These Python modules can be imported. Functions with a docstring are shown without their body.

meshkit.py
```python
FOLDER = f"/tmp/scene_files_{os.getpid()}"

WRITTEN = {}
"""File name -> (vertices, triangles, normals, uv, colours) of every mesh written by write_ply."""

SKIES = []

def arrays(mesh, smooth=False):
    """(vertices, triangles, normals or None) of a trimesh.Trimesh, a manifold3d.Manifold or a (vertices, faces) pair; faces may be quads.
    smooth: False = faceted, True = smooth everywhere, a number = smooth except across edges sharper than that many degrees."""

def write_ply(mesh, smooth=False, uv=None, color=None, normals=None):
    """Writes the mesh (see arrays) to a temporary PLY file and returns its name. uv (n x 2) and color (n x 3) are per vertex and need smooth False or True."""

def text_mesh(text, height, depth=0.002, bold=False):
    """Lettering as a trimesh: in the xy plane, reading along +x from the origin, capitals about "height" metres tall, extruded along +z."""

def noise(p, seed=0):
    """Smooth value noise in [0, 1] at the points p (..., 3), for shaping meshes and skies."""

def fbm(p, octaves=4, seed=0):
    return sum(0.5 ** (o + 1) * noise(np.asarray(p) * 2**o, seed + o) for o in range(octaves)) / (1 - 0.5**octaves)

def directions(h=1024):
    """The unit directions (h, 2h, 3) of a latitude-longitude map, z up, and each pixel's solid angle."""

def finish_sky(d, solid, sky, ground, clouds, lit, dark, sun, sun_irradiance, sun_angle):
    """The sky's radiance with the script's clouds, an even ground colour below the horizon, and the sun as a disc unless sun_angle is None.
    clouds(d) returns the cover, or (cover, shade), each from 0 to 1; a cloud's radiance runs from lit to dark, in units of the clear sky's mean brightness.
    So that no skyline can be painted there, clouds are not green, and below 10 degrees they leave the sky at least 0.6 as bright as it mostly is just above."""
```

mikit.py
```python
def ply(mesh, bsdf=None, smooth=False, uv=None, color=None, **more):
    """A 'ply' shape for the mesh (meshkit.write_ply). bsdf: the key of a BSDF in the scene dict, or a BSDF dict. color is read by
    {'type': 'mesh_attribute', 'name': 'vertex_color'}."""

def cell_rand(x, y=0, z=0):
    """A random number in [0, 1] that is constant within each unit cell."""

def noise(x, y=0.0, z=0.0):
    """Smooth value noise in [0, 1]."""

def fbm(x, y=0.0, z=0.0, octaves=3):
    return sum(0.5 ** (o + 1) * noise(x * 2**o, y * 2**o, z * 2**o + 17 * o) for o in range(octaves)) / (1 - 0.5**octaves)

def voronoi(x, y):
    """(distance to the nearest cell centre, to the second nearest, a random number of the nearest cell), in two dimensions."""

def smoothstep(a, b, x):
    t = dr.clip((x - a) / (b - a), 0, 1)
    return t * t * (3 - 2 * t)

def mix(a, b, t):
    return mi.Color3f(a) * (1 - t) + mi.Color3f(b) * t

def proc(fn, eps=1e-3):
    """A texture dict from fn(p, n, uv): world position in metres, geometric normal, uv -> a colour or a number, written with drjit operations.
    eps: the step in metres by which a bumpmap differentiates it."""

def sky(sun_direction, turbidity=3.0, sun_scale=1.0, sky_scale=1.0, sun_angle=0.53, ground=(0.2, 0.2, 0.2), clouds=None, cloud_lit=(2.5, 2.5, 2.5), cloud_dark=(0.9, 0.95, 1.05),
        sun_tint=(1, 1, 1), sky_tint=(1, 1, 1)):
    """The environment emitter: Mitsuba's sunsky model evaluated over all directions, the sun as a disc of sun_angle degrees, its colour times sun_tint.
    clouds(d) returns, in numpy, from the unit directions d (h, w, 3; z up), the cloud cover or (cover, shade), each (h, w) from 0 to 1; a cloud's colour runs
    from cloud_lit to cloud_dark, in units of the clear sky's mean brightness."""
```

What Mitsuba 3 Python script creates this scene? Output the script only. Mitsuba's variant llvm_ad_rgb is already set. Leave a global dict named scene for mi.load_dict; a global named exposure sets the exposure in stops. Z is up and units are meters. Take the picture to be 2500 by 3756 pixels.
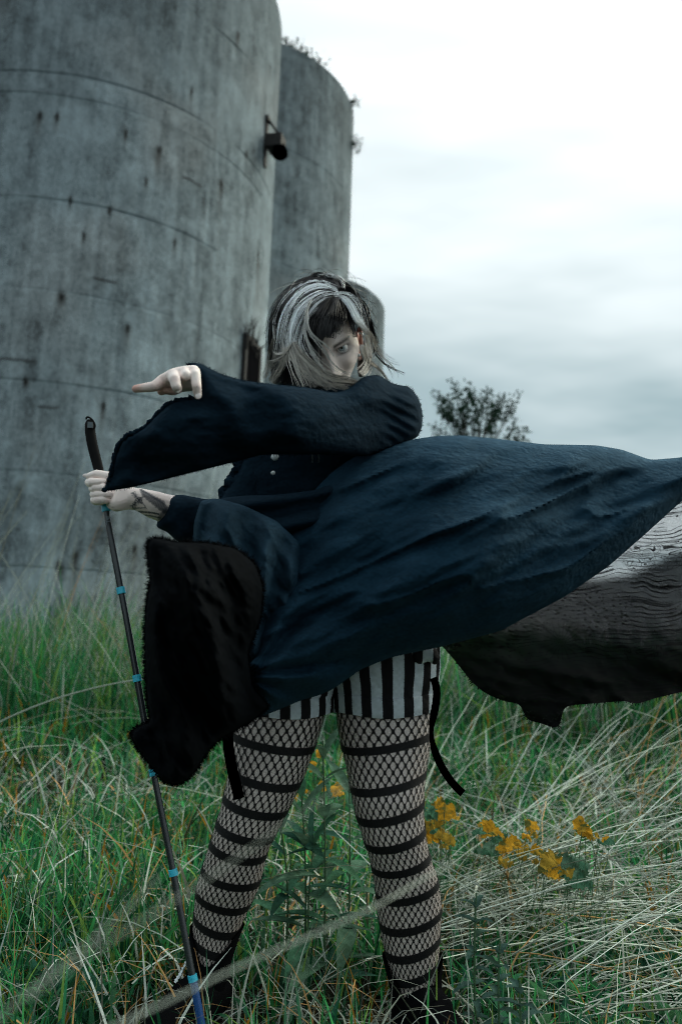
import math
import numpy as np
import trimesh
import manifold3d as m3
import mitsuba as mi
import drjit as dr
import mikit, meshkit
from scipy.spatial import Delaunay
from shapely.geometry import Polygon, Point
from shapely import contains_xy
import shapely

T = mi.ScalarTransform4f
scene, labels = {}, {}

# ------------------------------------------------------------------ camera
PITCH, ROLL, FPX, CAMZ = math.atan2(2400 - 1878, 2950.0), 0.034, 2950.0, 0.77
FWD = np.array([0, math.cos(PITCH), math.sin(PITCH)])
UP0, RT0 = np.array([0, -math.sin(PITCH), math.cos(PITCH)]), np.array([1.0, 0, 0])
UPC = UP0 * math.cos(ROLL) - RT0 * math.sin(ROLL)
RTC = RT0 * math.cos(ROLL) + UP0 * math.sin(ROLL)
CAM = np.array([0, 0, CAMZ])
scene['camera'] = {'type': 'thinlens', 'fov': math.degrees(2 * math.atan(1250 / FPX)), 'fov_axis': 'x', 'near_clip': 0.05, 'far_clip': 5000.0,
                   'aperture_radius': 0.0040, 'focus_distance': 1.62,
                   'to_world': T().look_at(origin=CAM.tolist(), target=(CAM + FWD).tolist(), up=UPC.tolist())}
# ------------------------------------------------------------------ sky
SUN = [0.78, 0.40, 0.62]


def clouds(d):
    x, y, z = d[..., 0], d[..., 1], np.maximum(d[..., 2], 0.0)
    el = np.degrees(np.arcsin(np.clip(z, 0, 1)))
    p = np.stack([x / (z + 0.25), y / (z + 0.25), z * 2], -1)
    n = meshkit.fbm(p * np.array([1.5, 2.2, 3.0]) + 3.3, 5, 7)
    n2 = meshkit.fbm(p * np.array([0.8, 1.1, 1.2]) + 9.1, 4, 3)
    s = np.asarray(SUN) / np.linalg.norm(SUN)
    glow = np.clip((d @ s + 1) / 2, 0, 1) ** 2.0
    n3 = meshkit.fbm(p * np.array([3.2, 5.0, 6.0]) + 1.7, 4, 21)
    # an overcast sky brightens from the horizon to the zenith
    shade = 0.79 - 0.52 * z ** 2 + 0.95 * (n - 0.5) + 0.85 * (n2 - 0.5) + 0.30 * (n3 - .5) + 0.20 * np.exp(-((el - 17 + 14 * (n2 - 0.5)) / 6.5) ** 2) + 0.45 * (0.72 - glow)
    shade = shade - 0.42 * np.exp(-(el / 8.5) ** 2)
    return np.ones_like(shade), np.clip(shade, 0, 1)


scene['sky'] = mikit.sky(SUN, turbidity=3, sun_scale=0.42, sun_angle=40, clouds=clouds, cloud_lit=(3.42, 3.58, 3.60), cloud_dark=(0.96, 1.27, 1.36),
                         ground=(0.06, 0.08, 0.07), sun_tint=(.80, .98, 1.14))
exposure = 2.42

# ------------------------------------------------------------------ helpers
V2P = 2500 / 1568.0


def ray(px, py):
    u, v = (np.asarray(px, float) - 1250) / FPX, (1878 - np.asarray(py, float)) / FPX
    return FWD + u[..., None] * RTC + v[..., None] * UPC


def atp(px, py, Y):
    d = ray(np.asarray(px, float), np.asarray(py, float))
    return CAM + d * (np.asarray(Y, float) / d[..., 1])[..., None]


def at(vx, vy, Y):
    return atp(np.asarray(vx, float) * V2P, np.asarray(vy, float) * V2P, Y)


def mpv(Y):
    return V2P * Y / FPX * 1.0


def add(key, mesh, bsdf, label=None, cat=None, group=None, kind=None, **kw):
    base, i = key, 0
    while key in scene:
        i += 1
        key = f'{base}_{i:03d}'
    scene[key] = mikit.ply(mesh, bsdf, **kw)
    tag(key, label, cat, group, kind)
    return key


def tag(key, label=None, cat=None, group=None, kind=None):
    d = {k: v for k, v in (('label', label), ('category', cat), ('group', group), ('kind', kind)) if v}
    if d:
        labels[key] = {**labels.get(key, {}), **d}
    return key


def mat(key, d):
    scene[key] = d
    return key


def rgb(*c):
    return {'type': 'rgb', 'value': list(c)}


def two(d):
    return {'type': 'twosided', 'bsdf': d}


def cat(ms):
    return trimesh.util.concatenate(ms)


def tube(pts, rad, sides=8, caps=True):
    p = np.asarray(pts, float)
    t = np.gradient(p, axis=0)
    t /= np.linalg.norm(t, axis=1, keepdims=True) + 1e-12
    a = np.cross(t, [0.31, 0.2, 0.93])
    bad = np.linalg.norm(a, axis=1) < 0.05
    a[bad] = np.cross(t[bad], [1, 0, 0])
    a /= np.linalg.norm(a, axis=1, keepdims=True)
    b = np.cross(t, a)
    g = np.arange(sides) * 2 * np.pi / sides
    r = np.broadcast_to(rad, (len(p),))[:, None, None]
    v = p[:, None] + r * (np.cos(g)[None, :, None] * a[:, None] + np.sin(g)[None, :, None] * b[:, None])
    v = v.reshape(-1, 3)
    i, j = np.meshgrid(np.arange(len(p) - 1), np.arange(sides), indexing='ij')
    q = np.stack([i * sides + j, i * sides + (j + 1) % sides, (i + 1) * sides + (j + 1) % sides, (i + 1) * sides + j], -1).reshape(-1, 4)
    f = np.vstack([q[:, [0, 1, 2]], q[:, [0, 2, 3]]])
    if caps:
        n = len(v)
        v = np.vstack([v, p[0], p[-1]])
        k = np.arange(sides)
        e = (len(p) - 1) * sides
        f = np.vstack([f, np.stack([(k + 1) % sides, k, k * 0 + n], 1), np.stack([e + k, e + (k + 1) % sides, k * 0 + n + 1], 1)])
    m = trimesh.Trimesh(v, f, process=False)
    if caps and m.volume < 0:
        m.invert()
    return m


def spline(pts, n):
    p = np.asarray(pts, float)
    from scipy.interpolate import PchipInterpolator, CubicSpline
    s = np.r_[0, np.cumsum(np.linalg.norm(np.diff(p, axis=0), axis=1) + 1e-9)]
    return CubicSpline(s / s[-1], p)(np.linspace(0, 1, n))


def smooth_poly(pts, step=6.0):
    """closed outline resampled through a periodic, slightly smoothed curve"""
    p = np.asarray(pts, float)
    p = np.vstack([p, p[:1]])
    s = np.r_[0, np.cumsum(np.linalg.norm(np.diff(p, axis=0), axis=1))]
    n = max(16, int(s[-1] / step))
    t = np.linspace(0, s[-1], n, endpoint=False)
    q = np.stack([np.interp(t, s, p[:, 0]), np.interp(t, s, p[:, 1])], 1)
    for _ in range(3):
        q = 0.25 * np.roll(q, 1, 0) + 0.5 * q + 0.25 * np.roll(q, -1, 0)
    return q


def tri2d(outline, step):
    """(points, triangles, distance to the outline, number of outline points) of an area of the view plane"""
    b = smooth_poly(outline, step)
    poly = Polygon(b).buffer(0)
    x0, y0, x1, y1 = poly.bounds
    gx, gy = np.meshgrid(np.arange(x0, x1, step), np.arange(y0, y1, step * 0.87))
    gx[1::2] += step / 2
    g = np.stack([gx.ravel(), gy.ravel()], 1)
    inner = poly.buffer(-step * 0.6)
    g = g[contains_xy(inner, g[:, 0], g[:, 1])]
    p = np.vstack([b, g])
    tri = Delaunay(p).simplices
    c = p[tri].mean(1)
    tri = tri[contains_xy(poly, c[:, 0], c[:, 1])]
    a = p[tri]
    area = (a[:, 1, 0] - a[:, 0, 0]) * (a[:, 2, 1] - a[:, 0, 1]) - (a[:, 1, 1] - a[:, 0, 1]) * (a[:, 2, 0] - a[:, 0, 0])
    tri[area > 0] = tri[area > 0][:, ::-1]
    ring = shapely.linearrings(b)
    d = shapely.distance(shapely.points(p), ring)
    d[:len(b)] = 0
    return p, tri, d, len(b)


def pillow(outline, Y, thick, wround, fold=None, step=8.0, back=1.0, back_round=None):
    """a billowing piece of cloth: front and back skins that meet along the rim. outline in view units, Y(x, y) the depth of the rim plane, thick in metres"""
    p, tri, d, nb = tri2d(outline, step)
    e = np.clip(d / wround, 0, 1)
    prof = np.sqrt(np.maximum(1 - (1 - e) ** 2, 0))
    y0 = Y(p[:, 0], p[:, 1]) if callable(Y) else np.full(len(p), float(Y))
    th = thick(p[:, 0], p[:, 1]) if callable(thick) else thick
    f = fold(p[:, 0], p[:, 1]) * np.clip(d / (0.3 * wround), 0, 1) if fold else 0
    front = at(p[:, 0], p[:, 1], y0 - th * prof - f)
    rear = at(p[:, 0], p[:, 1], y0 + back * th * prof - f * (1 if back < 0 else 0.3) + 0.002 * (d > 0))
    v = np.vstack([front, rear])
    idx = np.arange(len(p)) + len(p)
    idx[:nb] = np.arange(nb)
    return trimesh.Trimesh(v, np.vstack([tri, idx[tri][:, ::-1]]), process=False)


def merged(mesh):
    m = trimesh.Trimesh(mesh.vertices, mesh.faces, process=True)
    m.remove_unreferenced_vertices()
    return m


def to_man(mesh):
    return m3.Manifold(m3.Mesh(np.asarray(mesh.vertices, np.float32), np.asarray(mesh.faces, np.uint32)))


def from_man(m):
    k = m.to_mesh()
    return trimesh.Trimesh(np.array(k.vert_properties[:, :3]), np.array(k.tri_verts), process=False)


def ball(c, r, seg=20):
    return m3.Manifold.sphere(float(r), seg).translate([float(x) for x in c])


def chain(pts):
    """union of hulls between consecutive (point, radius)"""
    out = []
    for (a, ra), (b, rb) in zip(pts[:-1], pts[1:]):
        out.append(m3.Manifold.batch_hull([ball(a, ra), ball(b, rb)]))
    return m3.Manifold.batch_boolean(out, m3.OpType.Add)


def soften(man, edge, it=8):
    m = from_man(man.refine_to_length(edge))
    m = merged(m)
    trimesh.smoothing.filter_taubin(m, lamb=0.5, nu=0.52, iterations=it)
    return m


def loft(stations, n=48, cap=True, sup=2.0):
    """stations: (vx, vy, width in view units, Y, depth ratio). Returns mesh, uv; rings run down the limb"""
    s = np.asarray(stations, float)
    v, uv = [], []
    g = np.linspace(0, 2 * np.pi, n + 1)
    L = 0
    prev = None
    for vx, vy, w, Y, k in s:
        c = at(vx, vy, Y)
        r = 0.5 * w * mpv(Y)
        if prev is not None:
            L += np.linalg.norm(c - prev)
        prev = c
        ring = c + r * np.cos(g)[:, None] * RTC - r * k * np.sin(g)[:, None] * np.array([0, 1, 0])
        v.append(ring)
        uv.append(np.stack([g / (2 * np.pi), np.full(n + 1, L)], 1))
    v, uv = np.array(v), np.array(uv)
    m = len(s)
    i, j = np.meshgrid(np.arange(m - 1), np.arange(n), indexing='ij')
    q = np.stack([i * (n + 1) + j, (i + 1) * (n + 1) + j, (i + 1) * (n + 1) + j + 1, i * (n + 1) + j + 1], -1).reshape(-1, 4)
    f = np.vstack([q[:, [0, 1, 2]], q[:, [0, 2, 3]]])
    return v.reshape(-1, 3), f, uv.reshape(-1, 2)


def loft_closed(stations, n=40):
    v, f, _ = loft(stations, n)
    a, b = len(v), len(v) + 1
    m = len(stations)
    v2 = np.vstack([v, v[:n].mean(0), v[(m - 1) * (n + 1):(m - 1) * (n + 1) + n].mean(0)])
    k = np.arange(n)
    e = (m - 1) * (n + 1)
    f2 = np.vstack([f, np.stack([k, k + 1, k * 0 + a], 1), np.stack([e + k + 1, e + k, k * 0 + b], 1)])
    mesh = merged(trimesh.Trimesh(v2, f2, process=False))
    if mesh.volume < 0:
        mesh.invert()
    return mesh


def dense(st, n):
    st = np.asarray(st, float)
    from scipy.interpolate import PchipInterpolator
    t = np.linspace(0, 1, len(st))
    return PchipInterpolator(t, st)(np.linspace(0, 1, n))


def sst(a, b, x):
    t = np.clip((x - a) / (b - a), 0, 1)
    return t * t * (3 - 2 * t)


def g2(x, y, cx, cy, sx, sy):
    return np.exp(-((x - cx) / sx) ** 2 - ((y - cy) / sy) ** 2)


# ------------------------------------------------------------------ silos
D = 13.0
SILOS = [(-0.3484 * D, 1.0 * D, 0.2411 * D, 0.8765 * D + CAMZ), (-0.2210 * D, 1.426 * D, 0.22 * D, 1.038 * D + CAMZ), (-0.1408 * D, 2.0528 * D, 0.24 * D, 0.9153 * D + CAMZ)]


def on_silo(px, py, k=0):
    """first hit of the pixel's ray with silo k"""
    cx, cy, R, _ = SILOS[k]
    d = ray(np.float64(px), np.float64(py))
    a, b, c = d[0] ** 2 + d[1] ** 2, -2 * (d[0] * cx + d[1] * cy), cx * cx + cy * cy - R * R
    t = (-b - math.sqrt(max(b * b - 4 * a * c, 0))) / (2 * a)
    return CAM + t * d


spots = [(145, 415, .045, .55), (208, 418, .035, .4), (583, 540, .05, .6), (813, 665, .05, .75), (703, 325, .03, .6), (947, 925, .05, .9), (992, 240, .05, .5), (873, 120, .04, .4),
         (403, 762, .03, .12), (308, 855, .03, .25), (536, 655, .03, .25), (462, 480, .025, .4), (228, 1080, .06, .3), (256, 725, .03, .3), (470, 1195, .045, .55),
         (217, 2065, .05, .8), (277, 2030, .045, .8), (494, 2005, .04, .7), (378, 1480, .035, .5), (95, 1390, .04, .15), (640, 880, .03, .4), (905, 555, .03, .4)]
SP = []
for px, py, w, h in spots:
    q = on_silo(px, py)
    SP.append((math.atan2(q[1] - SILOS[0][1], q[0] - SILOS[0][0]), float(q[2]), w, h))
cracks = []
for px, py, w in ((178, 1492, .16), (385, 1030, .2), (705, 665, .22), (60, 1320, .3)):
    q = on_silo(px, py)
    cracks.append((math.atan2(q[1] - SILOS[0][1], q[0] - SILOS[0][0]), float(q[2]), w))


def concrete(k):
    cx, cy, R, H = SILOS[k]

    def fn(p, n, uv):
        ang = dr.atan2(p.y - cy, p.x - cx)
        s = ang * R
        z = p.z
        st = mikit.fbm(s * 5.0, z * 0.55, 3.0 + k, 4)
        st2 = mikit.fbm(s * 16.0, z * 1.1, 7.0 + k, 3)
        pa = mikit.fbm(s * 0.9, z * 0.9, 11.0 + k, 4)
        fine = mikit.fbm(s * 45, z * 30, 5.0, 3)
        gr = mikit.fbm(s * 7, z * 6, 41.0 + k, 4)
        pit = mikit.smoothstep(.70, .78, mikit.fbm(s * 22, z * 18, 51.0, 2))
        c = 0.245 + 0.15 * (st - 0.5) + 0.16 * (st2 - 0.5) + 0.20 * (pa - 0.5) + 0.20 * (gr - 0.5) + 0.18 * (fine - 0.5) - .03 * pit
        pale = mikit.smoothstep(.56, .70, mikit.fbm(s * 1.6, z * 1.3, 31.0, 4))
        c = c + .06 * pale
        # darker towards the rim: vignette shade painted in, along with rim staining
        c = c * (1 - 0.34 * mikit.smoothstep(H - 6.5, H - 0.5, z + 2.2 * (st - 0.5) + 1.5 * (pa - .5)))
        c = dr.clip(c, 0.04, 0.5)
        col = mi.Color3f(c * 0.82, c * 1.01, c * 1.10)
        warm = mikit.smoothstep(0.5, 0.75, mikit.fbm(s * 0.7, z * 0.5, 21.0, 3))
        col = mikit.mix(col, col * mi.Color3f(1.07, 1.0, 0.97), warm)
        if k == 0:
            corner_shade = mikit.smoothstep(-1.62, -2.05, ang + .35 * (pa - .5)) * mikit.smoothstep(6.8, 10.2, z + 1.8 * (st - .5))  # vignette darkness at the upper left, painted into the concrete colour
            col = mikit.mix(col, col * mi.Color3f(.30, .38, .40), corner_shade * 1.0)
            for a, zz, w, h in SP:
                ds = (ang - a) * R + 0.02 * (mikit.noise(z * 6, a * 9) - 0.5)
                dz = zz - z
                m = dr.exp(-dr.square(ds / w)) * mikit.smoothstep(-0.05, 0.02, dz) * (1 - mikit.smoothstep(0.05, h, dz))
                hole = dr.exp(-dr.square(ds / (w * .7)) - dr.square((dz - .04) / 0.08))
                col = mikit.mix(col, mi.Color3f(0.060, 0.045, 0.030), dr.clip(m * 0.5, 0, 1))
                col = mikit.mix(col, mi.Color3f(0.010, 0.010, 0.010), dr.clip(hole, 0, 1))
            for a, zz, w in cracks:
                ds = (ang - a) * R
                dz = z - zz - 0.05 * (mikit.fbm(s * 6, zz, 1.0, 3) - 0.5)
                m = (1 - mikit.smoothstep(w * .6, w, dr.abs(ds))) * dr.exp(-dr.square(dz / 0.022))
                col = mikit.mix(col, mi.Color3f(0.03, 0.03, 0.03), m * .8)
        return col
    return fn


def concrete_bump(p, n, uv):
    s = mikit.fbm(p.x * 7 + p.y * 7, p.z * 2.5, p.x * 3, 4)
    f = mikit.fbm(p.x * 40, p.y * 40, p.z * 40, 3)
    return 0.02 * s + 0.006 * f


SHAFT_LBL = ['nearest weathered concrete silo, filling the left, with rust streaks and a black lamp', 'grey concrete silo in the middle, behind the person, with weeds growing on its rim',
             'low, farthest concrete silo beside the person\'s head']
for k, (cx, cy, R, H) in enumerate(SILOS):
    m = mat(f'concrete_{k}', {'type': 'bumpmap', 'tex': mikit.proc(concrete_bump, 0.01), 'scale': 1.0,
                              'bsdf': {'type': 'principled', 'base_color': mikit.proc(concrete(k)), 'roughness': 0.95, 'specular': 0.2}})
    root = 'concrete_silo' + (f'_{k:03d}' if k else '')
    tag(root, SHAFT_LBL[k], 'silo', 'row of concrete silos')
    rng = np.random.default_rng(40 + k)
    joints = [10.22, 8.54, 8.20, 6.65, 5.35, 4.1, 2.9, 1.7] if k == 0 else list(np.arange(H - 2.6, 1, -1.35))
    prof = [(-0.8, R)]
    for z in sorted(joints):
        g = 0.013 if (k == 0 and z in (10.22, 8.54, 6.65)) else 0.009
        prof += [(z - 0.035, R), (z - 0.012, R - g), (z + 0.012, R - g), (z + 0.035, R + rng.uniform(-.004, .004))]
    prof += [(H - 0.05, R), (H, R - 0.05)]
    nseg = 240
    a = np.linspace(0, 2 * np.pi, nseg, endpoint=False)
    rows = []
    for z, r in prof:
        wob = 0.02 * (meshkit.fbm(np.stack([np.cos(a) * 2 + z, np.sin(a) * 2, a * 0 + z * .4], -1), 3, k) - 0.5)
        zz = z + (0.025 * (meshkit.fbm(np.stack([np.cos(a) * 4, np.sin(a) * 4, a * 0 + round(z, 0)], -1), 3, k + 9) - .5) if 0 < z < H - .3 else 0)
        if r < R - .008 and z < H - .5:
            r = R + (r - R) * 1.6 * sst(.27, .58, meshkit.fbm(np.stack([np.cos(a) * 3.5 + z * 3, np.sin(a) * 3.5, a * 0 + z * 7], -1), 3, 17))
        rows.append(np.stack([cx + (r + wob) * np.cos(a), cy + (r + wob) * np.sin(a), a * 0 + zz], 1))
    v = np.vstack(rows)
    i, j = np.meshgrid(np.arange(len(prof) - 1), np.arange(nseg), indexing='ij')
    q = np.stack([i * nseg + j, i * nseg + (j + 1) % nseg, (i + 1) * nseg + (j + 1) % nseg, (i + 1) * nseg + j], -1).reshape(-1, 4)
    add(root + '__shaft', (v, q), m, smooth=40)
    rf = trimesh.creation.cylinder(radius=R - 0.05, height=0.2, sections=120)
    rf.apply_translation([cx, cy, H - 0.13])
    add(root + '__roof', rf, m, smooth=30)

mat('black_iron', {'type': 'principled', 'base_color': rgb(.012, .011, .011), 'roughness': .7, 'specular': .3})
mat('dark_void', two({'type': 'diffuse', 'reflectance': rgb(.006, .006, .007)}))
# hatch low on the right of the first silo
cx, cy, R, H = SILOS[0]
q0 = on_silo(918, 1330)
an = math.atan2(q0[1] - cy, q0[0] - cx)
nrm, tang = np.array([math.cos(an), math.sin(an), 0]), np.array([-math.sin(an), math.cos(an), 0])


def on_wall(mesh, pos):
    M = np.eye(4)
    M[:3, 0], M[:3, 1], M[:3, 2], M[:3, 3] = tang, nrm, [0, 0, 1], pos
    return mesh.copy().apply_transform(M)


base = np.array([cx, cy, 0]) + nrm * R
zt, zb = on_silo(918, 1262)[2], on_silo(918, 1262)[2] - 1.0
door = trimesh.creation.box([0.52, 0.05, zt - zb])
add('concrete_silo__hatch', on_wall(door, base + np.array([0, 0, (zt + zb) / 2]) + nrm * 0.012), 'dark_void', 'dark square hatch opening low on the right side of the silo')
fr = [trimesh.creation.box([0.07, 0.09, zt - zb + .14]).apply_translation([s * .295, 0, 0]) for s in (-1, 1)]
fr.append(trimesh.creation.box([0.52, 0.09, 0.07]).apply_translation([0, 0, (zt - zb) / 2 + .035]))
add('concrete_silo__hatch__frame', on_wall(cat(fr), base + np.array([0, 0, (zt + zb) / 2]) + nrm * 0.01), 'black_iron')
rng = np.random.default_rng(5)
tw = []
for i in range(16):
    p0 = base + tang * rng.uniform(-.3, .2) + np.array([0, 0, zt + rng.uniform(-.25, .1)]) + nrm * .06
    d = np.array([rng.normal(0, .12), rng.normal(0, .05), rng.uniform(.12, .42)])
    tw.append(tube([p0, p0 + d * .5 + rng.normal(0, .03, 3), p0 + d], [.016, .011, .004], 5))
add('dead_vine', cat(tw), 'black_iron', 'dead black vine clinging above the dark hatch of the nearest silo', 'vine', smooth=True)

# lamp on a bracket at the right edge of the first silo
q0 = on_silo(972, 530)
an = math.atan2(q0[1] - cy, q0[0] - cx)
nrm, tang = np.array([math.cos(an), math.sin(an), 0]), np.array([-math.sin(an), math.cos(an), 0])
base = np.array([cx, cy, 0]) + nrm * R
z0 = on_silo(972, 530)[2]
tag('wall_lamp', 'rusty black lamp on a bracket high on the right edge of the nearest silo', 'lamp')
pl = [trimesh.creation.box([.10, .03, .86]).apply_translation([0, .012, .02]), trimesh.creation.box([.13, .05, .09]).apply_translation([0, .03, .47])]
add('wall_lamp__bracket', on_wall(cat(pl + [tube([[0, .03, .47], [0, .17, .26], [0, .30, .06]], .022, 8), tube([[0, .02, -.03], [0, .30, -.02]], .03, 8)]), base + [0, 0, z0]), 'black_iron')
hs = trimesh.creation.box([.26, .27, .22])
hs.apply_translation([0, .19, .0])
add('wall_lamp__housing', on_wall(hs, base + [0, 0, z0]), 'black_iron')
sh = trimesh.creation.revolve(np.array([[.0, .16], [.06, .15], [.09, .10], [.13, .02], [.14, -.05], [.11, -.09], [.0, -.10]]), sections=28)
sh.apply_translation([0, .27, -.17])
add('wall_lamp__lamp_shade', on_wall(sh, base + [0, 0, z0]), 'black_iron', smooth=40)

# ------------------------------------------------------------------ ground
def hgt(x, y):
    p = np.stack([np.asarray(x, float) * .9, np.asarray(y, float) * .9, np.zeros_like(np.asarray(x, float))], -1)
    b = 0.10 * (meshkit.fbm(p, 3, 2) - 0.5)
    r = 0.16 * sst(3.0, 6.5, np.asarray(y, float)) + 0.25 * sst(10, 40, np.asarray(y, float))
    near = sst(0.3, 1.2, np.hypot(np.asarray(x, float) - .1, np.asarray(y, float) - 1.75))
    return b * (0.25 + .75 * near) + r


xs = np.sign(np.linspace(-1, 1, 161)) * np.abs(np.linspace(-1, 1, 161)) ** 3.2 * 1500
ys = np.concatenate([np.linspace(-1, 1, 61)[:30] * 0 - np.linspace(1, 0, 30) ** 3 * 1200, np.linspace(0, 1, 170) ** 3.2 * 1500])
X, Yg = np.meshgrid(xs, ys, indexing='ij')
gv = np.stack([X, Yg, hgt(X, Yg)], -1).reshape(-1, 3)
ni, nj = X.shape
i, j = np.meshgrid(np.arange(ni - 1), np.arange(nj - 1), indexing='ij')
gq = np.stack([i * nj + j, (i + 1) * nj + j, (i + 1) * nj + j + 1, i * nj + j + 1], -1).reshape(-1, 4)


def soil(p, n, uv):
    a = mikit.fbm(p.x * 3, p.y * 3, 1.0, 4)
    b = mikit.fbm(p.x * 30, p.y * 30, 2.0, 3)
    c = mikit.mix(mi.Color3f(0.006, 0.008, 0.005), mi.Color3f(0.024, 0.024, 0.016), mikit.smoothstep(.3, .7, a * .5 + b * .5))
    return mikit.mix(c, mi.Color3f(0.02, 0.045, 0.02), mikit.smoothstep(4.0, 12.0, p.y) * .7)


mat('soil', two({'type': 'diffuse', 'reflectance': mikit.proc(soil)}))
add('ground', (gv, gq), 'soil', 'dark earth and thatch under the meadow grass', kind='structure', smooth=True)

# ------------------------------------------------------------------ grass
mat('grass_leaf', {'type': 'principledthin', 'base_color': {'type': 'mesh_attribute', 'name': 'vertex_color'}, 'roughness': .65, 'diff_trans': .7, 'spec_trans': 0.0, 'eta': 1.3})
mat('straw', two({'type': 'principled', 'base_color': {'type': 'mesh_attribute', 'name': 'vertex_color'}, 'roughness': .7, 'specular': .3}))


def strips(base, h, az, lean, w, col, K=4, droop=0.0, rng=None, tipcol=None):
    """curved tapering blades; all arrays of length N. lean: angle from the vertical at the tip"""
    N = len(base)
    t = np.linspace(0, 1, K + 1)
    ang = lean[:, None] * t[None] ** 1.2 + droop
    seg = (h / K)[:, None] * np.ones((N, K + 1))
    dx, dz = np.sin(ang) * seg, np.cos(ang) * seg
    dx[:, 0] = 0
    dz[:, 0] = 0
    r, z = np.cumsum(dx, 1), np.cumsum(dz, 1)
    ca, sa = np.cos(az)[:, None], np.sin(az)[:, None]
    p = base[:, None, :] + np.stack([r * ca, r * sa, z], -1)
    tw = rng.uniform(-1.2, 1.2, N)[:, None]
    side = np.stack([-np.sin(az[:, None] + tw) * np.ones_like(r), np.cos(az[:, None] + tw) * np.ones_like(r), np.zeros_like(r)], -1)
    ww = w[:, None] * (1 - t[None] ** 2.2 * .93)
    v = np.stack([p - side * ww[..., None], p + side * ww[..., None]], 2)
    c = np.repeat(col[:, None, :], K + 1, 1)
    if tipcol is not None:
        c = c * (1 - t[None, :, None] ** 2) + tipcol[:, None, :] * t[None, :, None] ** 2
    c = np.repeat(c[:, :, None, :], 2, 2)
    o = (np.arange(N) * 2 * (K + 1))[:, None, None]
    k = (np.arange(K) * 2)[None, :, None]
    f = np.concatenate([o + k + np.array([0, 1, 3])[None, None], o + k + np.array([0, 3, 2])[None, None]], 1).reshape(-1, 3)
    return v.reshape(-1, 3), f, c.reshape(-1, 3)


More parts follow.
